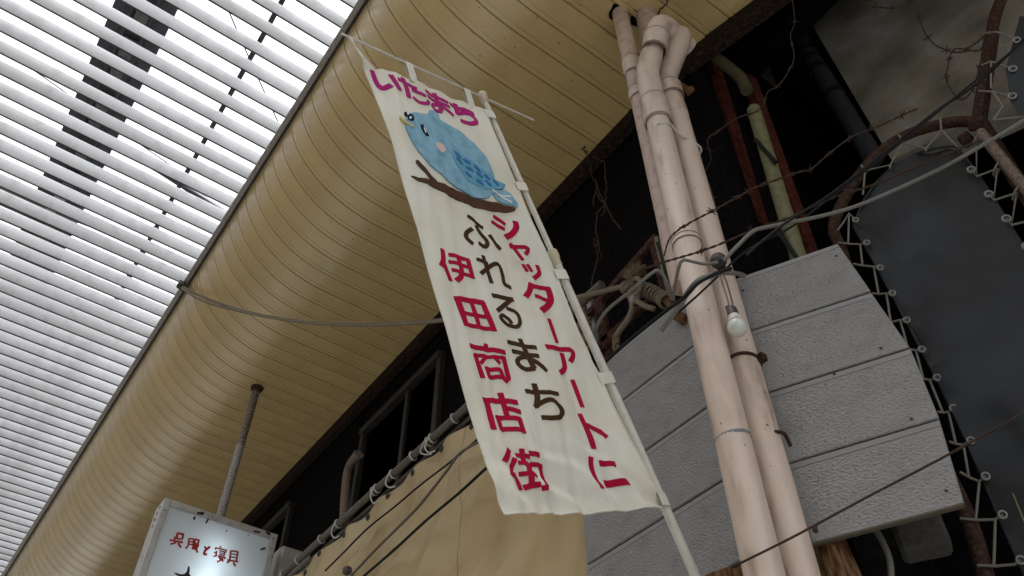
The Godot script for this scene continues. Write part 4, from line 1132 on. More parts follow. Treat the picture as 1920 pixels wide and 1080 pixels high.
func build_cables():
	barbed("rusty barbed wire crossing both pink downpipes above the insulator knob", [Vector3(1.478, 3.668, -1.175), Vector3(1.465, 3.704, -1.126), Vector3(1.482, 3.723, -1.065), Vector3(1.538, 3.767, -1.002), Vector3(1.615, 3.840, -0.948), Vector3(1.678, 3.908, -0.927), Vector3(1.749, 3.988, -0.921), Vector3(1.877, 4.061, -0.812), Vector3(1.956, 4.133, -0.806), Vector3(2.029, 4.228, -0.734), Vector3(2.106, 4.315, -0.663), Vector3(2.202, 4.385, -0.598), Vector3(2.236, 4.378, -0.491), Vector3(2.250, 4.374, -0.455)], 61)
	barbed("rusty barbed wire rising past the insulator towards the arched frame", [Vector3(1.415, 3.610, -1.233), Vector3(1.465, 3.618, -1.159), Vector3(1.515, 3.622, -1.085), Vector3(1.590, 3.665, -1.025), Vector3(1.732, 3.785, -0.963), Vector3(1.866, 3.895, -0.929), Vector3(1.948, 3.971, -0.909), Vector3(2.056, 4.048, -0.818), Vector3(2.085, 4.047, -0.745)], 62, 0.2)
	barbed("long barbed wire hanging down from the top between canopy and concrete wall", [Vector3(2.084, 5.429, -0.600), Vector3(2.167, 5.370, -0.671), Vector3(2.194, 5.343, -0.729), Vector3(2.217, 5.203, -0.773), Vector3(2.186, 5.079, -0.870), Vector3(2.169, 5.075, -0.928), Vector3(2.136, 4.959, -0.982), Vector3(2.033, 4.879, -1.056), Vector3(1.960, 4.784, -1.110), Vector3(1.894, 4.689, -1.143), Vector3(1.949, 4.637, -1.191), Vector3(1.960, 4.602, -1.259), Vector3(2.008, 4.566, -1.269), Vector3(2.114, 4.459, -1.340)], 63)
	barbed("coil of barbed wire in front of the stained concrete wall", [Vector3(1.990, 4.817, -0.358), Vector3(2.042, 4.787, -0.336), Vector3(2.095, 4.757, -0.286), Vector3(2.123, 4.743, -0.225), Vector3(2.182, 4.700, -0.260), Vector3(2.237, 4.659, -0.279), Vector3(2.282, 4.626, -0.276), Vector3(2.339, 4.586, -0.237), Vector3(2.350, 4.581, -0.176), Vector3(2.354, 4.580, -0.145), Vector3(2.373, 4.562, -0.188), Vector3(2.321, 4.599, -0.242), Vector3(2.341, 4.579, -0.293), Vector3(2.380, 4.542, -0.341), Vector3(2.443, 4.490, -0.348), Vector3(2.448, 4.491, -0.299), Vector3(2.406, 4.534, -0.216)], 64, 0.07)
	cable("grey_cable", "thick grey cable rising from the insulator across the slate sheet", [Vector3(1.574, 3.569, -1.021), Vector3(1.600, 3.614, -0.972), Vector3(1.640, 3.670, -0.930), Vector3(1.676, 3.684, -0.895), Vector3(1.831, 3.721, -0.749), Vector3(1.918, 3.748, -0.638), Vector3(2.013, 3.778, -0.453), Vector3(2.077, 3.812, -0.309), Vector3(2.130, 3.845, -0.181), Vector3(2.145, 3.837, -0.072)], 0.0066, M.grey_cable)
	cable("black_cable", "upper black cable running up to the corner above the arched frame", [Vector3(1.485, 3.403, -1.187), Vector3(1.527, 3.460, -1.111), Vector3(1.626, 3.598, -0.964), Vector3(1.739, 3.688, -0.859), Vector3(1.835, 3.792, -0.727), Vector3(1.966, 3.941, -0.515), Vector3(2.046, 4.044, -0.281), Vector3(2.118, 4.130, -0.036)], 0.0036, M.black_rubber)
	cable("black_cable", "lower twin black cable beside the pair climbing past the concrete wall", [Vector3(1.602, 3.553, -0.955), Vector3(1.692, 3.664, -0.847), Vector3(1.830, 3.799, -0.721), Vector3(1.959, 3.948, -0.507), Vector3(2.039, 4.040, -0.359), Vector3(2.090, 4.080, -0.214), Vector3(2.110, 4.137, -0.028)], 0.0045, M.black_rubber)
	cable("thin_brown_wire", "thin dark wire below the grey cable across the slate sheet top", [Vector3(1.892, 3.822, -0.697), Vector3(1.934, 3.813, -0.604), Vector3(1.972, 3.806, -0.492), Vector3(2.008, 3.796, -0.384), Vector3(2.030, 3.787, -0.309)], 0.004, M.barb)
	cable("brown_wire", "taut thin brown wire across the lower downpipes and siding", [Vector3(1.818, 2.768, -1.372), Vector3(1.760, 2.732, -1.367), Vector3(1.697, 2.696, -1.332), Vector3(1.644, 2.660, -1.265), Vector3(1.654, 2.664, -1.211), Vector3(1.722, 2.704, -1.117), Vector3(1.812, 2.762, -0.966), Vector3(1.909, 2.821, -0.790), Vector3(2.007, 2.886, -0.564)], 0.0032, M.barb, "wire", 3)
	put("wire_knot", box_mesh(Vector3(1.741, 2.707, -1.083), Vector3(0.012, 0.02, 0.012), 0.004), M.rust, $brown_wire)
	cable("sagging_black_cable", "black cable lying along the siding top to the downpipes", [Vector3(1.454, 3.393, -1.549), Vector3(1.480, 3.441, -1.466), Vector3(1.483, 3.448, -1.336), Vector3(1.484, 3.446, -1.212), Vector3(1.444, 3.391, -1.100), Vector3(1.454, 3.414, -1.048), Vector3(1.508, 3.460, -1.013), Vector3(1.564, 3.505, -0.999)], 0.0065, M.black_rubber)
	cable("looped_cable", "grey cable looping over the middle downpipe into the siding corner", [Vector3(1.475, 3.375, -1.241), Vector3(1.472, 3.410, -1.148), Vector3(1.450, 3.413, -1.078), Vector3(1.460, 3.428, -1.039), Vector3(1.526, 3.473, -1.015), Vector3(1.606, 3.520, -1.012), Vector3(1.674, 3.567, -1.029)], 0.008, M.grey_cable)
	cable("bent_grey_cable", "grey cable bent in an elbow left of the insulator", [Vector3(1.506, 3.495, -1.197), Vector3(1.480, 3.511, -1.157), Vector3(1.452, 3.535, -1.105), Vector3(1.453, 3.547, -1.084), Vector3(1.477, 3.539, -1.066), Vector3(1.505, 3.528, -1.045), Vector3(1.540, 3.540, -1.024)], 0.0055, M.grey_cable)
	cable("arched_grey_cable", "grey cable arching over the rope knot behind the pole", [Vector3(1.446, 3.513, -1.540), Vector3(1.412, 3.530, -1.456), Vector3(1.397, 3.537, -1.383), Vector3(1.395, 3.528, -1.276), Vector3(1.413, 3.549, -1.178), Vector3(1.443, 3.558, -1.172), Vector3(1.475, 3.529, -1.181), Vector3(1.511, 3.512, -1.208)], 0.0055, M.grey_cable)
	cable("dark_drop_cable", "dark cable dropping beside the railing end", [Vector3(1.519, 3.812, -1.226), Vector3(1.536, 3.730, -1.231), Vector3(1.564, 3.629, -1.249), Vector3(1.571, 3.549, -1.254)], 0.006, M.black_rubber)
	cable("sheet_cable", "dark wire slung across the tan sheet ending at a small knob", [Vector3(1.970, 4.216, -2.157), Vector3(1.970, 4.233, -2.758), Vector3(1.970, 4.228, -2.974), Vector3(1.970, 4.229, -3.256), Vector3(1.970, 4.250, -3.590), Vector3(1.970, 4.254, -3.889), Vector3(1.970, 4.267, -4.213), Vector3(1.970, 4.241, -4.515), Vector3(1.970, 4.220, -4.762)], 0.006, M.black_rubber, "wire", 4)
	cable("sheet_cable_olive", "olive cable sagging across the tan sheet below the first wire", [Vector3(1.950, 4.043, -2.111), Vector3(1.950, 4.083, -2.384), Vector3(1.950, 4.122, -2.729), Vector3(1.950, 4.170, -2.942), Vector3(1.950, 4.208, -3.161), Vector3(1.950, 4.168, -3.272), Vector3(1.950, 4.113, -3.454), Vector3(1.950, 4.080, -3.588), Vector3(1.950, 4.052, -3.844), Vector3(1.950, 4.030, -4.053), Vector3(1.950, 3.992, -4.300), Vector3(1.950, 3.970, -4.427)], 0.008, M.rail_pipe, "cable", 4)
	cable("sheet_cable_black", "thick black cable lowest of those across the tan sheet", [Vector3(1.940, 3.975, -2.087), Vector3(1.940, 3.962, -2.670), Vector3(1.940, 3.961, -2.872), Vector3(1.940, 3.944, -3.133), Vector3(1.940, 3.939, -3.441), Vector3(1.940, 3.917, -3.770), Vector3(1.940, 3.904, -4.128)], 0.008, M.black_rubber, "cable", 4)
	tag(put("wire_knob", box_mesh(Vector3(1.960, 4.064, -4.400), Vector3(0.05, 0.05, 0.05), 0.018), M.bakelite), "small black knob on the wire at the lower edge of the tan sheet", "insulator")
	# dry vine
	var v := thing("dry_vine", "bare dry vine hanging from the canopy edge over the dark wall", "vine", Vector3(2.200, 6.008, -2.186))
	for q in [[Vector3(2.220, 6.665, -2.396), Vector3(2.220, 6.466, -2.335), Vector3(2.220, 6.273, -2.266), Vector3(2.220, 6.086, -2.213), Vector3(2.220, 5.866, -2.199), Vector3(2.220, 5.750, -2.170), Vector3(2.220, 5.678, -2.189), Vector3(2.220, 5.588, -2.219)], [Vector3(2.220, 6.665, -2.396), Vector3(2.220, 6.502, -2.385), Vector3(2.220, 6.304, -2.291), Vector3(2.220, 6.140, -2.207)], [Vector3(2.200, 5.996, -2.150), Vector3(2.200, 5.839, -2.065), Vector3(2.200, 5.697, -2.063), Vector3(2.200, 5.552, -2.076), Vector3(2.200, 5.461, -2.112), Vector3(2.200, 5.446, -2.172), Vector3(2.200, 5.326, -2.200), Vector3(2.200, 5.219, -2.188), Vector3(2.200, 5.136, -2.198), Vector3(2.200, 4.900, -2.280)], [Vector3(2.200, 5.641, -2.169), Vector3(2.200, 5.447, -2.099), Vector3(2.200, 5.275, -2.051), Vector3(2.200, 5.133, -2.003)], [Vector3(2.200, 5.713, -2.151), Vector3(2.200, 5.538, -2.122), Vector3(2.200, 5.439, -2.095), Vector3(2.200, 5.389, -2.140)]]:
		put("stem", tube_mesh(jitter(curve(q, 5), 0.006, 7), 0.0042, 5), M.twig, v)
	for q in [Vector3(2.200, 5.160, -2.205), Vector3(2.200, 5.223, -2.216), Vector3(2.200, 5.095, -2.194)]:
		put("tangle", tube_mesh(jitter(circle(q, Vector3(1, 0.2, 0.3), 0.025, 9), 0.01, 8), 0.003, 5), M.twig, v)
	for q in [Vector3(2.220, 6.423, -2.321), Vector3(2.220, 6.325, -2.272), Vector3(2.220, 6.231, -2.236), Vector3(2.220, 6.589, -2.390)]:
		put("bud", box_mesh(q, Vector3(0.012, 0.012, 0.014), 0.004), M.twig, v)
	var v2 := thing("canopy_vine", "bare vine tip hanging beside the pink pipe stub", "vine", Vector3(1.950, 6.111, -1.230))
	put("stem", tube_mesh(jitter(curve([Vector3(1.950, 6.234, -1.161), Vector3(1.950, 6.182, -1.172), Vector3(1.950, 6.180, -1.199), Vector3(1.950, 6.186, -1.233), Vector3(1.950, 6.135, -1.252), Vector3(1.950, 6.107, -1.275)], 5), 0.005, 9), 0.005, 5), M.twig, v2)
	var v3 := thing("grass_blade", "pale green grass blade by the slate sheet in the lower corner", "grass blade", Vector3(2.315, 2.845, -0.813))
	put("blade", bar_mesh(Vector3(2.317, 2.883, -0.806), Vector3(2.315, 2.779, -0.813), 0.012, 0.003), M.lime_pole, v3)

func jitter(pts: Array, a: float, sd: int) -> Array:
	var rng := RandomNumberGenerator.new()
	rng.seed = sd
	var out := []
	for p in pts: out.append(p + Vector3(rng.randf_range(-a, a), rng.randf_range(-a, a), rng.randf_range(-a, a)))
	return out

# ------------------------------------------------------------------ hanging light box
func build_hanging_sign():
	var x0 := 1.053
	var x1 := 1.944
	var y1 := 4.925
	var y0 := 3.4
	var zf := -5.7600
	var dep := 0.17
	var t := thing("hanging_sign", "white light box shop sign hung from the canopy on a rusty pole", "sign", Vector3((x0 + x1) * 0.5, y0, zf - dep * 0.5))
	put("pole", tube_mesh([Vector3(1.5, 4.9, zf - dep * 0.5), Vector3(1.5, 5.62, zf - dep * 0.5)], 0.032, 18), M.rusty_white, t)
	put("rusted_pole_top", tube_mesh([Vector3(1.5, 5.62, zf - dep * 0.5), Vector3(1.5, SOFFIT_Y, zf - dep * 0.5)], 0.0322, 18), M.flaked_paint, t)
	var fl := new_st()
	lathe(fl, Vector3(1.5, SOFFIT_Y - 0.05, zf - dep * 0.5), Vector3.UP, [Vector2(0.033, 0.0), Vector2(0.045, 0.02), Vector2(0.055, 0.045)], 20)
	put("flange", fl.commit(), M.rust, t)
	var w := x1 - x0
	var h := y1 - y0
	var cx := (x0 + x1) * 0.5
	var cy := (y0 + y1) * 0.5
	put("case_back", box_mesh(Vector3(cx, cy, zf - dep), Vector3(w, h, 0.015)), M.sign_metal, t)
	for s in [-1, 1]:
		put("case_side", box_mesh(Vector3(cx + s * (w * 0.5 - 0.008), cy, zf - dep * 0.5), Vector3(0.016, h - 0.002, dep)), M.sign_metal, t)
		put("case_end", box_mesh(Vector3(cx, cy + s * (h * 0.5 - 0.008), zf - dep * 0.5), Vector3(w - 0.034, 0.016, dep)), M.sign_metal, t)
		put("front_frame", box_mesh(Vector3(cx + s * (w * 0.5 - 0.024), cy, zf + 0.004), Vector3(0.048, h + 0.004, 0.02)), M.sign_metal, t)
		put("front_frame", box_mesh(Vector3(cx, cy + s * (h * 0.5 - 0.024), zf + 0.003), Vector3(w - 0.1, 0.052, 0.02)), M.sign_metal, t)
	var fw := w - 0.098
	var fp := new_st()
	quad(fp, Vector3(cx - fw * 0.5, cy - h * 0.5 + 0.045, zf - 0.002), Vector3(cx + fw * 0.5, cy - h * 0.5 + 0.045, zf - 0.002), Vector3(cx + fw * 0.5, cy + h * 0.5 - 0.045, zf - 0.002), Vector3(cx - fw * 0.5, cy + h * 0.5 - 0.045, zf - 0.002))
	put("face_panel", fp.commit(), M.sign_acrylic, t)
	var lamp := put("lamp_tube", tube_mesh([Vector3(cx + 0.02, y0 + 0.15, zf - 0.115), Vector3(cx + 0.02, y1 - 0.16, zf - 0.115)], 0.013, 12), M.tube_glow, t)
	lamp.cast_shadow = GeometryInstance3D.SHADOW_CASTING_SETTING_ON
	# red brush writing
	var z := zf - 0.0015
	var red := [[15.9, 163, 226, 172, 270], [15.9, 163, 226, 205, 219, 210, 257], [13.0, 172, 267, 211, 257], [13.0, 155, 254, 158, 287], [13.0, 158, 287, 220, 277], [13.0, 126, 291, 222, 282], [13.0, 175, 295, 141, 321], [15.9, 190, 294, 219, 321], [13.0, 253, 238, 263, 288, 252, 319], [13.0, 255, 238, 287, 232, 302, 303, 292, 302], [11.6, 261, 259, 290, 254], [11.6, 265, 278, 294, 274], [13.0, 296, 229, 316, 307], [13.0, 296, 229, 325, 226, 327, 251, 313, 254], [11.6, 306, 266, 333, 261, 324, 309], [14.5, 309, 276, 342, 321], [15.9, 376, 259, 397, 279], [17.4, 416, 248, 388, 290, 387, 317, 410, 313], [11.6, 486, 220, 491, 233], [11.6, 459, 260, 457, 245, 538, 237, 534, 259], [13.0, 470, 264, 475, 308], [10.1, 453, 282, 476, 280], [10.1, 457, 314, 483, 297], [11.6, 487, 258, 529, 254, 533, 281], [8.7, 491, 273, 531, 267], [10.1, 493, 286, 533, 281], [11.6, 488, 299, 546, 294, 536, 306], [11.6, 502, 312, 531, 308, 494, 345], [13.0, 496, 305, 538, 326], [14.5, 570, 232, 580, 299], [14.5, 570, 232, 623, 222, 630, 292], [10.1, 574, 254, 623, 245], [10.1, 578, 277, 627, 268], [13.0, 562, 307, 645, 295], [13.0, 583, 310, 564, 329], [15.9, 611, 310, 632, 335]]
	glyphs(t, "letter", red, 5, x0, y1, z, M.sign_red)
	var ink := outline([224, 509, 239, 506, 257, 507, 277, 506, 296, 496, 307, 476, 305, 450, 307, 432, 318, 439, 325, 464, 328, 488, 340, 494, 336, 523, 330, 569, 242, 595, 266, 543, 276, 524, 243, 520], false)
	var bl := new_st()
	for piece in cut_cells(ink, [], 0.03): add_slab(bl, Vector3(x0, y1, z + 0.0006), Vector3.RIGHT, Vector3.UP, piece, 0.0015)
	put("letter", bl.commit(), M.sign_black, t)
	var rng := RandomNumberGenerator.new()
	rng.seed = 12
	for c in [[16.5, 251, 39, 289, 29], [11.0, 243, 71, 245, 89], [11.0, 343, 56, 336, 86], [22.0, 279, 22, 297, 34], [13.8, 695, 36, 748, 29], [13.8, 789, 11, 830, 20], [16.5, 807, 7, 820, 18], [11.0, 852, 44, 863, 43], [8.2, 786, 153, 818, 134], [8.2, 34, 255, 40, 255], [8.2, 495, 98, 500, 98], [11.0, 24, 93, 30, 99], [8.2, 667, 73, 671, 75]]:
		var s0 := PackedVector2Array([Vector2(c[1], -c[2]) * 0.001, Vector2(c[3], -c[4]) * 0.001])
		for pl in Geometry2D.offset_polyline(s0, c[0] * 0.0005, Geometry2D.JOIN_ROUND, Geometry2D.END_ROUND):
			put("paint_chip", slab(Vector3(x0, y1, zf + 0.0165), Vector3.RIGHT, Vector3.UP, pl, 0.018), M.sign_chip, t)
	for k in 5:
		put("rust_spot", box_mesh(Vector3(x0 - 0.001, y1 - 0.05 - k * 0.035, zf - 0.05 - 0.03 * (k % 3)), Vector3(0.004, 0.02, 0.016), 0.001), M.sign_chip, t)
	# the light of the tube
	var om := OmniLight3D.new()
	om.name = "tube_light"
	om.light_energy = 0.02
	om.light_color = Color(0.9, 0.96, 1.0)
	om.omni_range = 8.0
	om.omni_attenuation = 2.0
	om.light_size = 0.02
	om.shadow_enabled = true
	t.add_child(om)
	om.position = Vector3(cx + 0.02, 4.4, zf - 0.115) - t.position

# thin brush strokes lying on a flat face; each written character is one part
func glyphs(parent: Node3D, called: String, strokes: Array, count: int, ox: float, oy: float, z: float, m: Material):
	var split := [8, 16, 18, 29, 99] if count == 5 else [99]
	var k := 0
	for c in count:
		var polys: Array = []
		while k < strokes.size() and k < split[c]:
			polys = unite(polys, brush(strokes[k]))
			k += 1
		var st := new_st()
		for p in polys:
			if not Geometry2D.is_polygon_clockwise(p):
				var holes := []
				for h in polys:
					if Geometry2D.is_polygon_clockwise(h) and Geometry2D.is_point_in_polygon(h[0], p): holes.append(h)
				for piece in cut_cells(p, holes, 0.02):
					add_slab(st, Vector3(ox, oy, z), Vector3.RIGHT, Vector3.UP, piece, 0.0015)
		put(called, st.commit(), m, parent)

func brush(s: Array) -> PackedVector2Array:
	var p := PackedVector2Array()
	for i in range(1, s.size(), 2): p.append(Vector2(s[i], -s[i + 1]) * 0.001)
	return Geometry2D.offset_polyline(p, s[0] * 0.0005, Geometry2D.JOIN_ROUND, Geometry2D.END_BUTT)[0]

func unite(list: Array, p: PackedVector2Array) -> Array:
	var outs := []
	var holes := []
	for q in list:
		if Geometry2D.is_polygon_clockwise(q): holes.append(q)
		else: outs.append(q)
	var cur := p
	var keep := []
	for q in outs:
		var r := Geometry2D.merge_polygons(q, cur)
		var o := []
		var hh := []
		for x in r:
			if Geometry2D.is_polygon_clockwise(x): hh.append(x)
			else: o.append(x)
		if o.size() == 1:
			cur = o[0]
			holes.append_array(hh)
		else:
			keep.append(q)
	keep.append(cur)
	# new ink may fill part of an old hole
	var left := []
	for h in holes:
		var hc: PackedVector2Array = h.duplicate()
		hc.reverse()
		for x in Geometry2D.clip_polygons(hc, p):
			if not Geometry2D.is_polygon_clockwise(x):
				x.reverse()
				left.append(x)
	return keep + left

func cut_cells(p: PackedVector2Array, holes: Array, cell: float) -> Array:
	var lo := p[0]
	var hi := p[0]
	for v in p:
		lo = lo.min(v)
		hi = hi.max(v)
	var out := []
	for i in int(ceil((hi.x - lo.x) / cell)):
		for j in int(ceil((hi.y - lo.y) / cell)):
			var c := lo + Vector2(i, j) * cell
			var list := [PackedVector2Array([c, c + Vector2(cell, 0), c + Vector2(cell, cell), c + Vector2(0, cell)])]
			var got := []
			got.append_array(Geometry2D.intersect_polygons(p, list[0]))
			for h in holes:
				var hc: PackedVector2Array = h.duplicate()
				hc.reverse()
				var nxt := []
				for g in got:
					if Geometry2D.is_polygon_clockwise(g): continue
					nxt.append_array(Geometry2D.clip_polygons(g, hc))
				got = nxt
			for g in got:
				if not Geometry2D.is_polygon_clockwise(g) and g.size() >= 3: out.append(g)
	return out

# ------------------------------------------------------------------ banner
const TL := Vector3(0.427, 4.261, -1.449)
const TR := Vector3(0.980, 4.500, -1.497)
const BL := Vector3(1.078, 2.726, -1.529)
const BR := Vector3(1.656, 2.938, -1.497)
const FLAG_W := 0.6050
const FLAG_H := 1.7020
var crease: FastNoiseLite
var soft: FastNoiseLite
var flag_n: Vector3

func flag_base(u: float, v: float) -> Vector3:
	return TL.lerp(TR, u).lerp(BL.lerp(BR, u), v)

const TIES := [0.012, 0.242, 0.487, 0.735, 0.993]

# how far the cloth edge is drawn in between the loops that hold it to the pole
func tie_sag(v: float) -> float:
	for i in 4:
		if v > TIES[i] and v < TIES[i + 1]:
			return sin(PI * (v - TIES[i]) / (TIES[i + 1] - TIES[i]))
	return 0.0

func flag_edge(v: float) -> float:
	return FLAG_W * (0.945 - 0.035 * pow(tie_sag(v), 0.8))

# a point of the cloth: s along the top, t down the pole side, in metres, h above the cloth
func flag_pos(s: float, t: float) -> Vector3:
	var u := s / FLAG_W
	var v := t / FLAG_H
	var sc := tie_sag(v)
	var p := flag_base(u, v)
	var low: float = smoothstep(0.45, 1.0, v)
	var w: float = crease.get_noise_2d(s * 15.0 + t * 2.2, t * 0.8) * (0.006 + 0.007 * low)
	w += soft.get_noise_2d(s * 3.0, t * 0.9) * 0.012
	w += sin((s * 13.0 + t * 8.0)) * 0.005 * low
	w += sin(s * 42.0 - t * 26.0 + soft.get_noise_2d(s * 4.0, t * 4.0) * 5.0) * 0.009 * smoothstep(0.82, 1.0, v)
	w += sin(s * 60.0) * 0.004 * exp(-v * 14.0)
	w -= 0.03 * exp(-pow(u * 7.0, 2.0)) * smoothstep(0.25, 0.0, v)
	w += 0.012 * exp(-pow((u - 0.13) * 22.0, 2.0)) * smoothstep(0.30, 0.02, v)
	w += sc * 0.012 * exp(-pow((1.0 - u) * 4.0, 2.0))
	return p + flag_n * w

func flag_at(s: float, t: float, h: float) -> Vector3:
	var e := 0.004
	var n := (flag_pos(s, t + e) - flag_pos(s, t - e)).cross(flag_pos(s + e, t) - flag_pos(s - e, t)).normalized()
	if n.dot(flag_n) < 0: n = -n
	return flag_pos(s, t) + n * h

# cloth shape sewn on the banner: strokes and / or outlines merged, with turned-down edges
func applique(st: SurfaceTool, polys: Array, h: float, cell := 0.010, h0 := -0.001):
	for p in polys:
		if Geometry2D.is_polygon_clockwise(p): continue
		var holes := []
		for q in polys:
			if Geometry2D.is_polygon_clockwise(q) and Geometry2D.is_point_in_polygon(q[0], p): holes.append(q)
		for piece in cut_cells(p, holes, cell):
			var idx := Geometry2D.triangulate_polygon(piece)
			for k in range(0, idx.size(), 3):
				var v := []
				for m in 3:
					var q: Vector2 = piece[idx[k + m]]
					v.append(flag_at(q.x, -q.y, h))
				tri2(st, v[0], v[1], v[2], flag_n)
	for p in polys:
		var mid := Vector3.ZERO
		for i in p.size():
			var a: Vector2 = p[i]
			var b: Vector2 = p[(i + 1) % p.size()]
			var n: int = max(1, int(a.distance_to(b) / 0.01))
			for k in n:
				var q0 := a.lerp(b, float(k) / n)
				var q1 := a.lerp(b, float(k + 1) / n)
				quad(st, flag_at(q0.x, -q0.y, h0), flag_at(q1.x, -q1.y, h0), flag_at(q1.x, -q1.y, h), flag_at(q0.x, -q0.y, h))

func stroke(s: Array, round_end := false) -> PackedVector2Array:
	var p := PackedVector2Array()
	for i in range(1, s.size(), 2): p.append(Vector2(s[i], -s[i + 1]) * 0.001)
	if p.size() > 2:
		var q := PackedVector2Array()
		for i in p.size() - 1:
			var pm := p[max(i - 1, 0)]
			var pp := p[min(i + 2, p.size() - 1)]
			for k in 4: q.append(p[i].cubic_interpolate(p[i + 1], pm, pp, k / 4.0))
		q.append(p[-1])
		p = q
	return Geometry2D.offset_polyline(p, s[0] * 0.0005, Geometry2D.JOIN_MITER, Geometry2D.END_ROUND if round_end else Geometry2D.END_BUTT)[0]

func outline(a: Array, smooth := true) -> PackedVector2Array:
	var p := PackedVector2Array()
	for i in range(0, a.size(), 2): p.append(Vector2(a[i], -a[i + 1]) * 0.001)
	if smooth:
		var q := PackedVector2Array()
		var n := p.size()
		for i in n:
			for k in 4: q.append(p[i].cubic_interpolate(p[(i + 1) % n], p[(i - 1 + n) % n], p[(i + 2) % n], k / 4.0))
		p = q
	if Geometry2D.is_polygon_clockwise(p): p.reverse()
	return p

func letter(parent: Node3D, strokes: Array, m: Material):
	var polys := []
	for s in strokes: polys = unite(polys, stroke(s))
	var st := new_st()
	applique(st, polys, 0.003)
	put("letter", st.commit(), m, parent)

func patch(parent: Node3D, called: String, p: PackedVector2Array, h: float, m: Material):
	var st := new_st()
	applique(st, [p], h)
	put(called, st.commit(), m, parent)

func build_banner():
	crease = noise(91, 0.9, 3)
	soft = noise(92, 0.9, 2)
	flag_n = (BL - TL).cross(TR - TL).normalized()
	if flag_n.y > 0: flag_n = -flag_n
	var pt := Vector3(0.944, 4.583, -1.497)
	var pb := Vector3(2.078, 1.963, -1.497)
	var t := thing("nobori_banner", "cream cloth banner with blue bird and red lettering on a leaning pole", "banner", pb)
	var dir := (pt - pb).normalized()
	var upper := pb + dir * 2.0170
	put("pole", tube_mesh([pb - dir * 0.6, upper], 0.0145, 18), M.pole_white, t)
	put("upper_pole", tube_mesh([upper - dir * 0.02, pt - dir * 0.01], 0.0105, 16), M.pole_white, t)
	var cl := new_st()
	lathe(cl, upper - dir * 0.035, dir, [Vector2(0.0148, 0.0), Vector2(0.0165, 0.004), Vector2(0.0165, 0.03), Vector2(0.0195, 0.034), Vector2(0.0205, 0.045), Vector2(0.0195, 0.066), Vector2(0.016, 0.07), Vector2(0.0108, 0.074)], 22)
	put("joint_collar", cl.commit(), M.pole_cap, t)
	var cp := new_st()
	lathe(cp, pt - dir * 0.03, dir, [Vector2(0.0115, 0.0), Vector2(0.016, 0.004), Vector2(0.0165, 0.03), Vector2(0.019, 0.033), Vector2(0.019, 0.05), Vector2(0.012, 0.058), Vector2(0.0, 0.06)], 22)
	put("pole_cap", cp.commit(), M.pole_cap, t)
	var c0 := Vector3(0.312, 4.309, -1.443)
	var c1 := Vector3(1.219, 4.702, -1.520)
	put("cross_rod", tube_mesh([c0, c1], 0.0042, 10), M.pole_white, t)
	# the cloth, hemmed
	var st := new_st()
	st.set_smooth_group(0)
	var nx := 64
	var ny := 170
	for i in nx:
		for j in ny:
			var q := []
			for c in [[0, 0], [1, 0], [1, 1], [0, 1]]:
				q.append(flag_pos(flag_edge(float(j + c[1]) / ny) * (i + c[0]) / nx, FLAG_H * (j + c[1]) / ny))
			for k in [0, 1, 2, 0, 2, 3]: st.add_vertex(q[k])
	st.index()
	st.generate_normals()
	var cloth := put("cloth", st.commit(), M.cotton, t)
	var hem := new_st()
	var h1 := []
	for j in 121: h1.append(flag_pos(0.001, FLAG_H * j / 120.0))
	for i in 61: h1.append(flag_pos(flag_edge(1.0) * i / 60.0, FLAG_H - 0.001))
	for j in 121: h1.append(flag_pos(flag_edge((120 - j) / 120.0) - 0.001, FLAG_H * (120 - j) / 120.0))
	tube(hem, h1, 0.0028, 6)
	put("hem", hem.commit(), M.cotton, cloth)
	# loops round the pole and over the rod
	for v in [0.014, 0.242, 0.487, 0.735, 0.985]:
		var tt: float = FLAG_H * v
		var e0 := flag_at(FLAG_W * 0.925, tt - 0.02, 0.002)
		var e1 := flag_at(FLAG_W * 0.925, tt + 0.02, 0.002)
		var k := pb + dir * (e0 - pb).dot(dir)
		var rr := 0.0175 if v > 0.48 else 0.0135
		var side := (k - e0)
		side = (side - dir * side.dot(dir)).normalized()
		var nn := flag_n
		var lp := new_st()
		var ring := [e0 - dir * 0.0]
		for a in 9:
			var an := -PI * 0.5 + PI * a / 8.0
			ring.append(k + side * cos(an) * rr * 1.05 - nn * sin(an) * rr * 1.05)
		ring.append(e0 - nn * 0.004)
		var down := -dir * 0.042
		for i in ring.size() - 1:
			quad(lp, ring[i], ring[i + 1], ring[i + 1] + down, ring[i] + down)
			quad(lp, ring[i] + nn * 0.0012, ring[i] + down + nn * 0.0012, ring[i + 1] + down + nn * 0.0012, ring[i + 1] + nn * 0.0012)
		put("pole_loop", lp.commit(), M.cotton, cloth)
	var rd := (c1 - c0).normalized()
	for s in [0.21, 0.505]:
		var base := flag_at(s, 0.012, 0.002)
		var on := c0 + rd * (base - c0).dot(rd)
		var lp := new_st()
		var wv := rd * 0.018
		var n2 := flag_n
		var path := [base, base.lerp(on, 0.55) + n2 * 0.004, on + n2 * 0.007, on + (on - base).normalized() * 0.008, on - n2 * 0.007, base.lerp(on, 0.5) - n2 * 0.006, base - n2 * 0.004]
		for i in path.size() - 1:
			var tw := rd.cross(n2) * 0.01 * (i - 3)
			quad(lp, path[i] - wv, path[i] + wv, path[i + 1] + wv, path[i + 1] - wv)
		put("rod_loop", lp.commit(), M.cotton, cloth)
	# corner drawn out to the end of the rod
	var cs := new_st()
	var k0 := flag_pos(0.004, 0.03)
	var k1 := flag_pos(0.05, 0.004)
	var tip := c0 + rd * 0.03
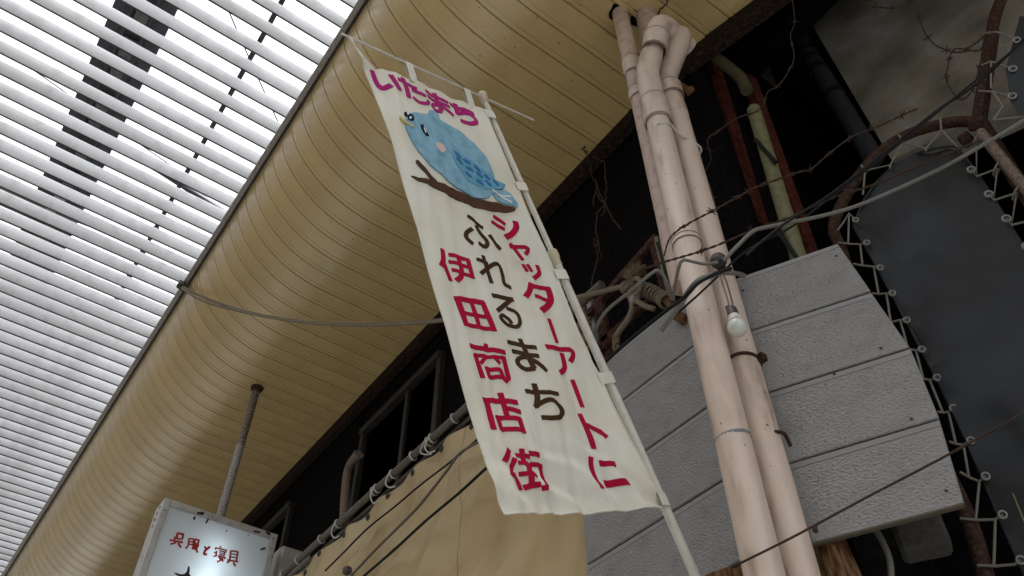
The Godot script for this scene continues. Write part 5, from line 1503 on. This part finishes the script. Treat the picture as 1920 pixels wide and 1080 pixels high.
	var path2 := [[k0, k1], [k0.lerp(tip, 0.35) + flag_n * 0.01, k1.lerp(tip, 0.4)], [k0.lerp(tip, 0.7) + flag_n * 0.006, k1.lerp(tip, 0.75)], [tip + flag_n * 0.006 - rd * 0.01, tip + flag_n * 0.006 + rd * 0.012], [tip - flag_n * 0.006 - rd * 0.01, tip - flag_n * 0.006 + rd * 0.012]]
	for i in path2.size() - 1: quad(cs, path2[i][0], path2[i][1], path2[i + 1][1], path2[i + 1][0])
	put("corner_tab", cs.commit(), M.cotton, cloth)
	# lettering, one character a part
	letter(cloth, [[20.3, 33, 15, 33, 66, 39, 99, 52, 108, 84, 85], [20.8, 99, 23, 108, 60, 118, 98]], M.magenta_felt)
	letter(cloth, [[15.1, 127, 34, 210, 47], [19.9, 155, 14, 156, 70, 150, 122], [15.3, 182, 63, 241, 74], [15.0, 174, 105, 196, 123, 233, 117, 247, 97]], M.magenta_felt)
	letter(cloth, [[14.5, 249, 42, 362, 50], [14.4, 250, 70, 362, 73], [17.6, 301, 26, 304, 79, 309, 117], [15.9, 305, 121, 274, 129, 262, 112, 289, 92, 333, 95, 366, 120]], M.magenta_felt)
	letter(cloth, [[18.1, 373, 48, 492, 56], [21.9, 411, 28, 398, 92], [19.8, 395, 84, 453, 71, 484, 83, 480, 109, 437, 132, 403, 121]], M.magenta_felt)
	letter(cloth, [[15.5, 371, 609, 414, 638], [15.3, 352, 638, 401, 663], [21.5, 468, 612, 461, 641, 431, 675, 392, 699]], M.crimson_felt)
	letter(cloth, [[15.1, 395, 738, 470, 732, 468, 747, 450, 765], [13.9, 404, 722, 431, 792]], M.crimson_felt)
	letter(cloth, [[12.4, 424, 810, 430, 841], [12.5, 441, 809, 450, 839], [16.5, 489, 803, 489, 831, 472, 850, 444, 869]], M.crimson_felt)
	letter(cloth, [[19.3, 425, 891, 405, 925, 378, 952], [16.8, 416, 906, 503, 903], [22.3, 494, 900, 487, 944, 474, 966, 453, 984, 420, 1005], [14.2, 418, 945, 476, 957]], M.crimson_felt)
	letter(cloth, [[15.1, 441, 1033, 439, 1125]], M.crimson_felt)
	letter(cloth, [[16.3, 375, 1149, 474, 1150, 484, 1169, 462, 1195], [17.8, 442, 1163, 436, 1206, 422, 1227, 394, 1243]], M.crimson_felt)
	letter(cloth, [[14.0, 442, 1262, 435, 1362]], M.crimson_felt)
	letter(cloth, [[16.3, 414, 1385, 414, 1504], [15.1, 419, 1425, 456, 1440, 478, 1468]], M.crimson_felt)
	letter(cloth, [[15.3, 383, 1532, 375, 1571, 375, 1635], [17.3, 407, 1553, 469, 1556], [20.6, 405, 1614, 481, 1619]], M.crimson_felt)
	letter(cloth, [[14.6, 237, 648, 297, 683], [15.8, 264, 682, 271, 704, 291, 735, 289, 754, 273, 767, 248, 759], [15.5, 239, 703, 208, 727, 202, 750, 222, 770], [16.0, 313, 709, 347, 761]], M.brown_felt)
	letter(cloth, [[15.1, 250, 810, 248, 865, 247, 920], [13.6, 215, 833, 261, 840], [14.5, 212, 891, 279, 841, 312, 834, 314, 868, 308, 909, 332, 921]], M.brown_felt)
	letter(cloth, [[15.3, 230, 971, 322, 970], [15.8, 315, 969, 230, 1030], [13.2, 276, 1011, 316, 1023, 315, 1058, 291, 1080, 255, 1077, 235, 1058, 246, 1044, 267, 1053, 275, 1070]], M.brown_felt)
	letter(cloth, [[14.4, 230, 1143, 334, 1158], [14.3, 236, 1175, 329, 1190], [17.0, 285, 1126, 290, 1169, 293, 1212, 295, 1235], [14.4, 297, 1235, 259, 1238, 242, 1220, 251, 1202, 284, 1194, 312, 1214, 336, 1245]], M.brown_felt)
	letter(cloth, [[13.6, 232, 1316, 348, 1324], [16.0, 274, 1289, 268, 1335, 252, 1369], [14.4, 246, 1367, 303, 1346, 334, 1366, 334, 1391, 308, 1407, 256, 1404]], M.brown_felt)
	letter(cloth, [[17.2, 76, 827, 66, 869, 48, 899], [16.8, 63, 884, 74, 947], [14.1, 99, 841, 178, 845], [12.8, 90, 870, 180, 876], [12.7, 92, 901, 174, 913], [15.6, 175, 841, 170, 918], [17.5, 133, 840, 132, 892, 118, 924, 95, 943]], M.crimson_felt)
	letter(cloth, [[18.2, 67, 1013, 184, 1009], [18.3, 77, 1008, 82, 1109], [19.0, 177, 1007, 184, 1114], [13.7, 74, 1102, 187, 1108], [12.9, 73, 1062, 186, 1063], [13.5, 130, 1010, 132, 1105]], M.crimson_felt)
	letter(cloth, [[15.3, 73, 1177, 203, 1186], [15.8, 139, 1161, 138, 1186], [17.2, 86, 1203, 90, 1281], [11.4, 83, 1205, 191, 1208], [17.9, 189, 1201, 182, 1279], [15.5, 184, 1275, 162, 1291], [11.6, 123, 1208, 99, 1232], [11.7, 152, 1208, 167, 1229], [13.3, 108, 1249, 163, 1251], [13.3, 115, 1247, 115, 1279], [13.6, 160, 1248, 162, 1278], [13.2, 111, 1276, 165, 1276]], M.crimson_felt)
	letter(cloth, [[16.7, 132, 1330, 131, 1360], [16.1, 63, 1356, 186, 1357], [18.0, 75, 1352, 70, 1397, 63, 1451], [16.6, 131, 1358, 126, 1410], [14.7, 138, 1382, 186, 1388], [14.2, 86, 1412, 177, 1413], [16.0, 93, 1408, 92, 1453], [18.4, 170, 1410, 167, 1459], [14.0, 90, 1448, 172, 1450]], M.crimson_felt)
	letter(cloth, [[15.4, 89, 1513, 61, 1550], [13.6, 95, 1542, 62, 1596], [13.3, 80, 1581, 86, 1633], [14.0, 131, 1512, 125, 1553], [12.0, 106, 1530, 154, 1535], [11.9, 100, 1556, 154, 1560], [13.8, 130, 1549, 123, 1592], [12.5, 96, 1587, 153, 1592], [13.5, 126, 1589, 120, 1625], [14.9, 98, 1626, 151, 1620], [14.0, 156, 1522, 191, 1529], [13.9, 153, 1554, 195, 1560], [15.8, 186, 1555, 173, 1625], [13.6, 174, 1629, 152, 1631]], M.crimson_felt)
	# the blue bird on its branch
	var br := outline([35, 540, 82, 534, 141, 529, 208, 539, 306, 550, 414, 540, 490, 543, 478, 564, 396, 585, 290, 593, 193, 584, 123, 558, 64, 551])
	patch(cloth, "branch", br, 0.004, M.branch_cloth)
	patch(cloth, "twig", outline([81, 454, 92, 455, 111, 486, 146, 525, 133, 539, 100, 502, 79, 469], true), 0.0042, M.branch_cloth)
	patch(cloth, "bird_tail", outline([405, 485, 466, 463, 500, 471, 509, 499, 513, 526, 502, 539, 481, 533, 418, 529, 408, 504]), 0.0055, M.sky_blue_cloth)
	patch(cloth, "bird_body", outline([106, 235, 125, 216, 152, 204, 211, 184, 226, 161, 252, 150, 275, 157, 275, 182, 329, 195, 384, 222, 435, 285, 454, 364, 450, 419, 412, 493, 364, 533, 317, 547, 259, 540, 198, 513, 151, 468, 113, 428, 90, 375, 80, 332, 78, 300, 91, 261]), 0.007, M.sky_blue_cloth)
	var wing := outline([274, 332, 294, 324, 329, 345, 373, 369, 419, 392, 442, 418, 493, 431, 472, 456, 406, 482, 360, 491, 313, 476, 280, 439, 263, 397])
	patch(cloth, "bird_wing", wing, 0.009, M.teal_cloth)
	var drops := [[293, 353], [289, 385], [331, 373], [330, 409], [371, 396], [314, 441], [369, 427], [406, 425], [356, 467], [399, 456], [442, 440]]
	for d in drops:
		var c := Vector2(d[0], -d[1]) * 0.001
		var pp := PackedVector2Array()
		for k in 14:
			var a := TAU * k / 14.0
			var q := Vector2(0.017 * cos(a), 0.0095 * sin(a) * (0.55 + 0.45 * sin(a * 0.5 + 0.4)))
			pp.append(c + q.rotated(-0.75))
		if Geometry2D.is_polygon_clockwise(pp): pp.reverse()
		patch(cloth, "wing_feather", pp, 0.0112, M.feather_blue)
	patch(cloth, "cheek", outline([193, 341, 211, 329, 229, 333, 235, 351, 224, 370, 209, 378, 197, 373, 190, 358]), 0.009, M.pink_cloth)
	patch(cloth, "eye", outline([100, 247, 113, 231, 129, 227, 131, 242, 123, 256, 109, 264, 98, 261]), 0.0095, M.navy_cloth)
	patch(cloth, "eye_glint", outline([106, 250, 115, 241, 118, 247, 111, 256, 106, 258]), 0.0105, M.white_cloth)
	patch(cloth, "eyelash", stroke([[5.8, 99, 224, 98, 238, 107, 244]][0]), 0.009, M.navy_cloth)
	patch(cloth, "winking_eye", outline([148, 266, 157, 268, 166, 254, 164, 275, 173, 308, 165, 316, 156, 310, 147, 293]), 0.0095, M.navy_cloth)
	patch(cloth, "eye_glint", outline([157, 281, 163, 278, 166, 298, 160, 303]), 0.0105, M.white_cloth)
	patch(cloth, "beak", outline([66, 262, 76, 275, 92, 281, 114, 285, 109, 295, 89, 293, 71, 285], true), 0.0095, M.yellow_cloth)
	for s in [[5.5, 409, 481, 442, 496, 494, 491], [5.5, 410, 486, 449, 504, 489, 520]]:
		patch(cloth, "tail_stripe", stroke(s), 0.0075, M.white_cloth)
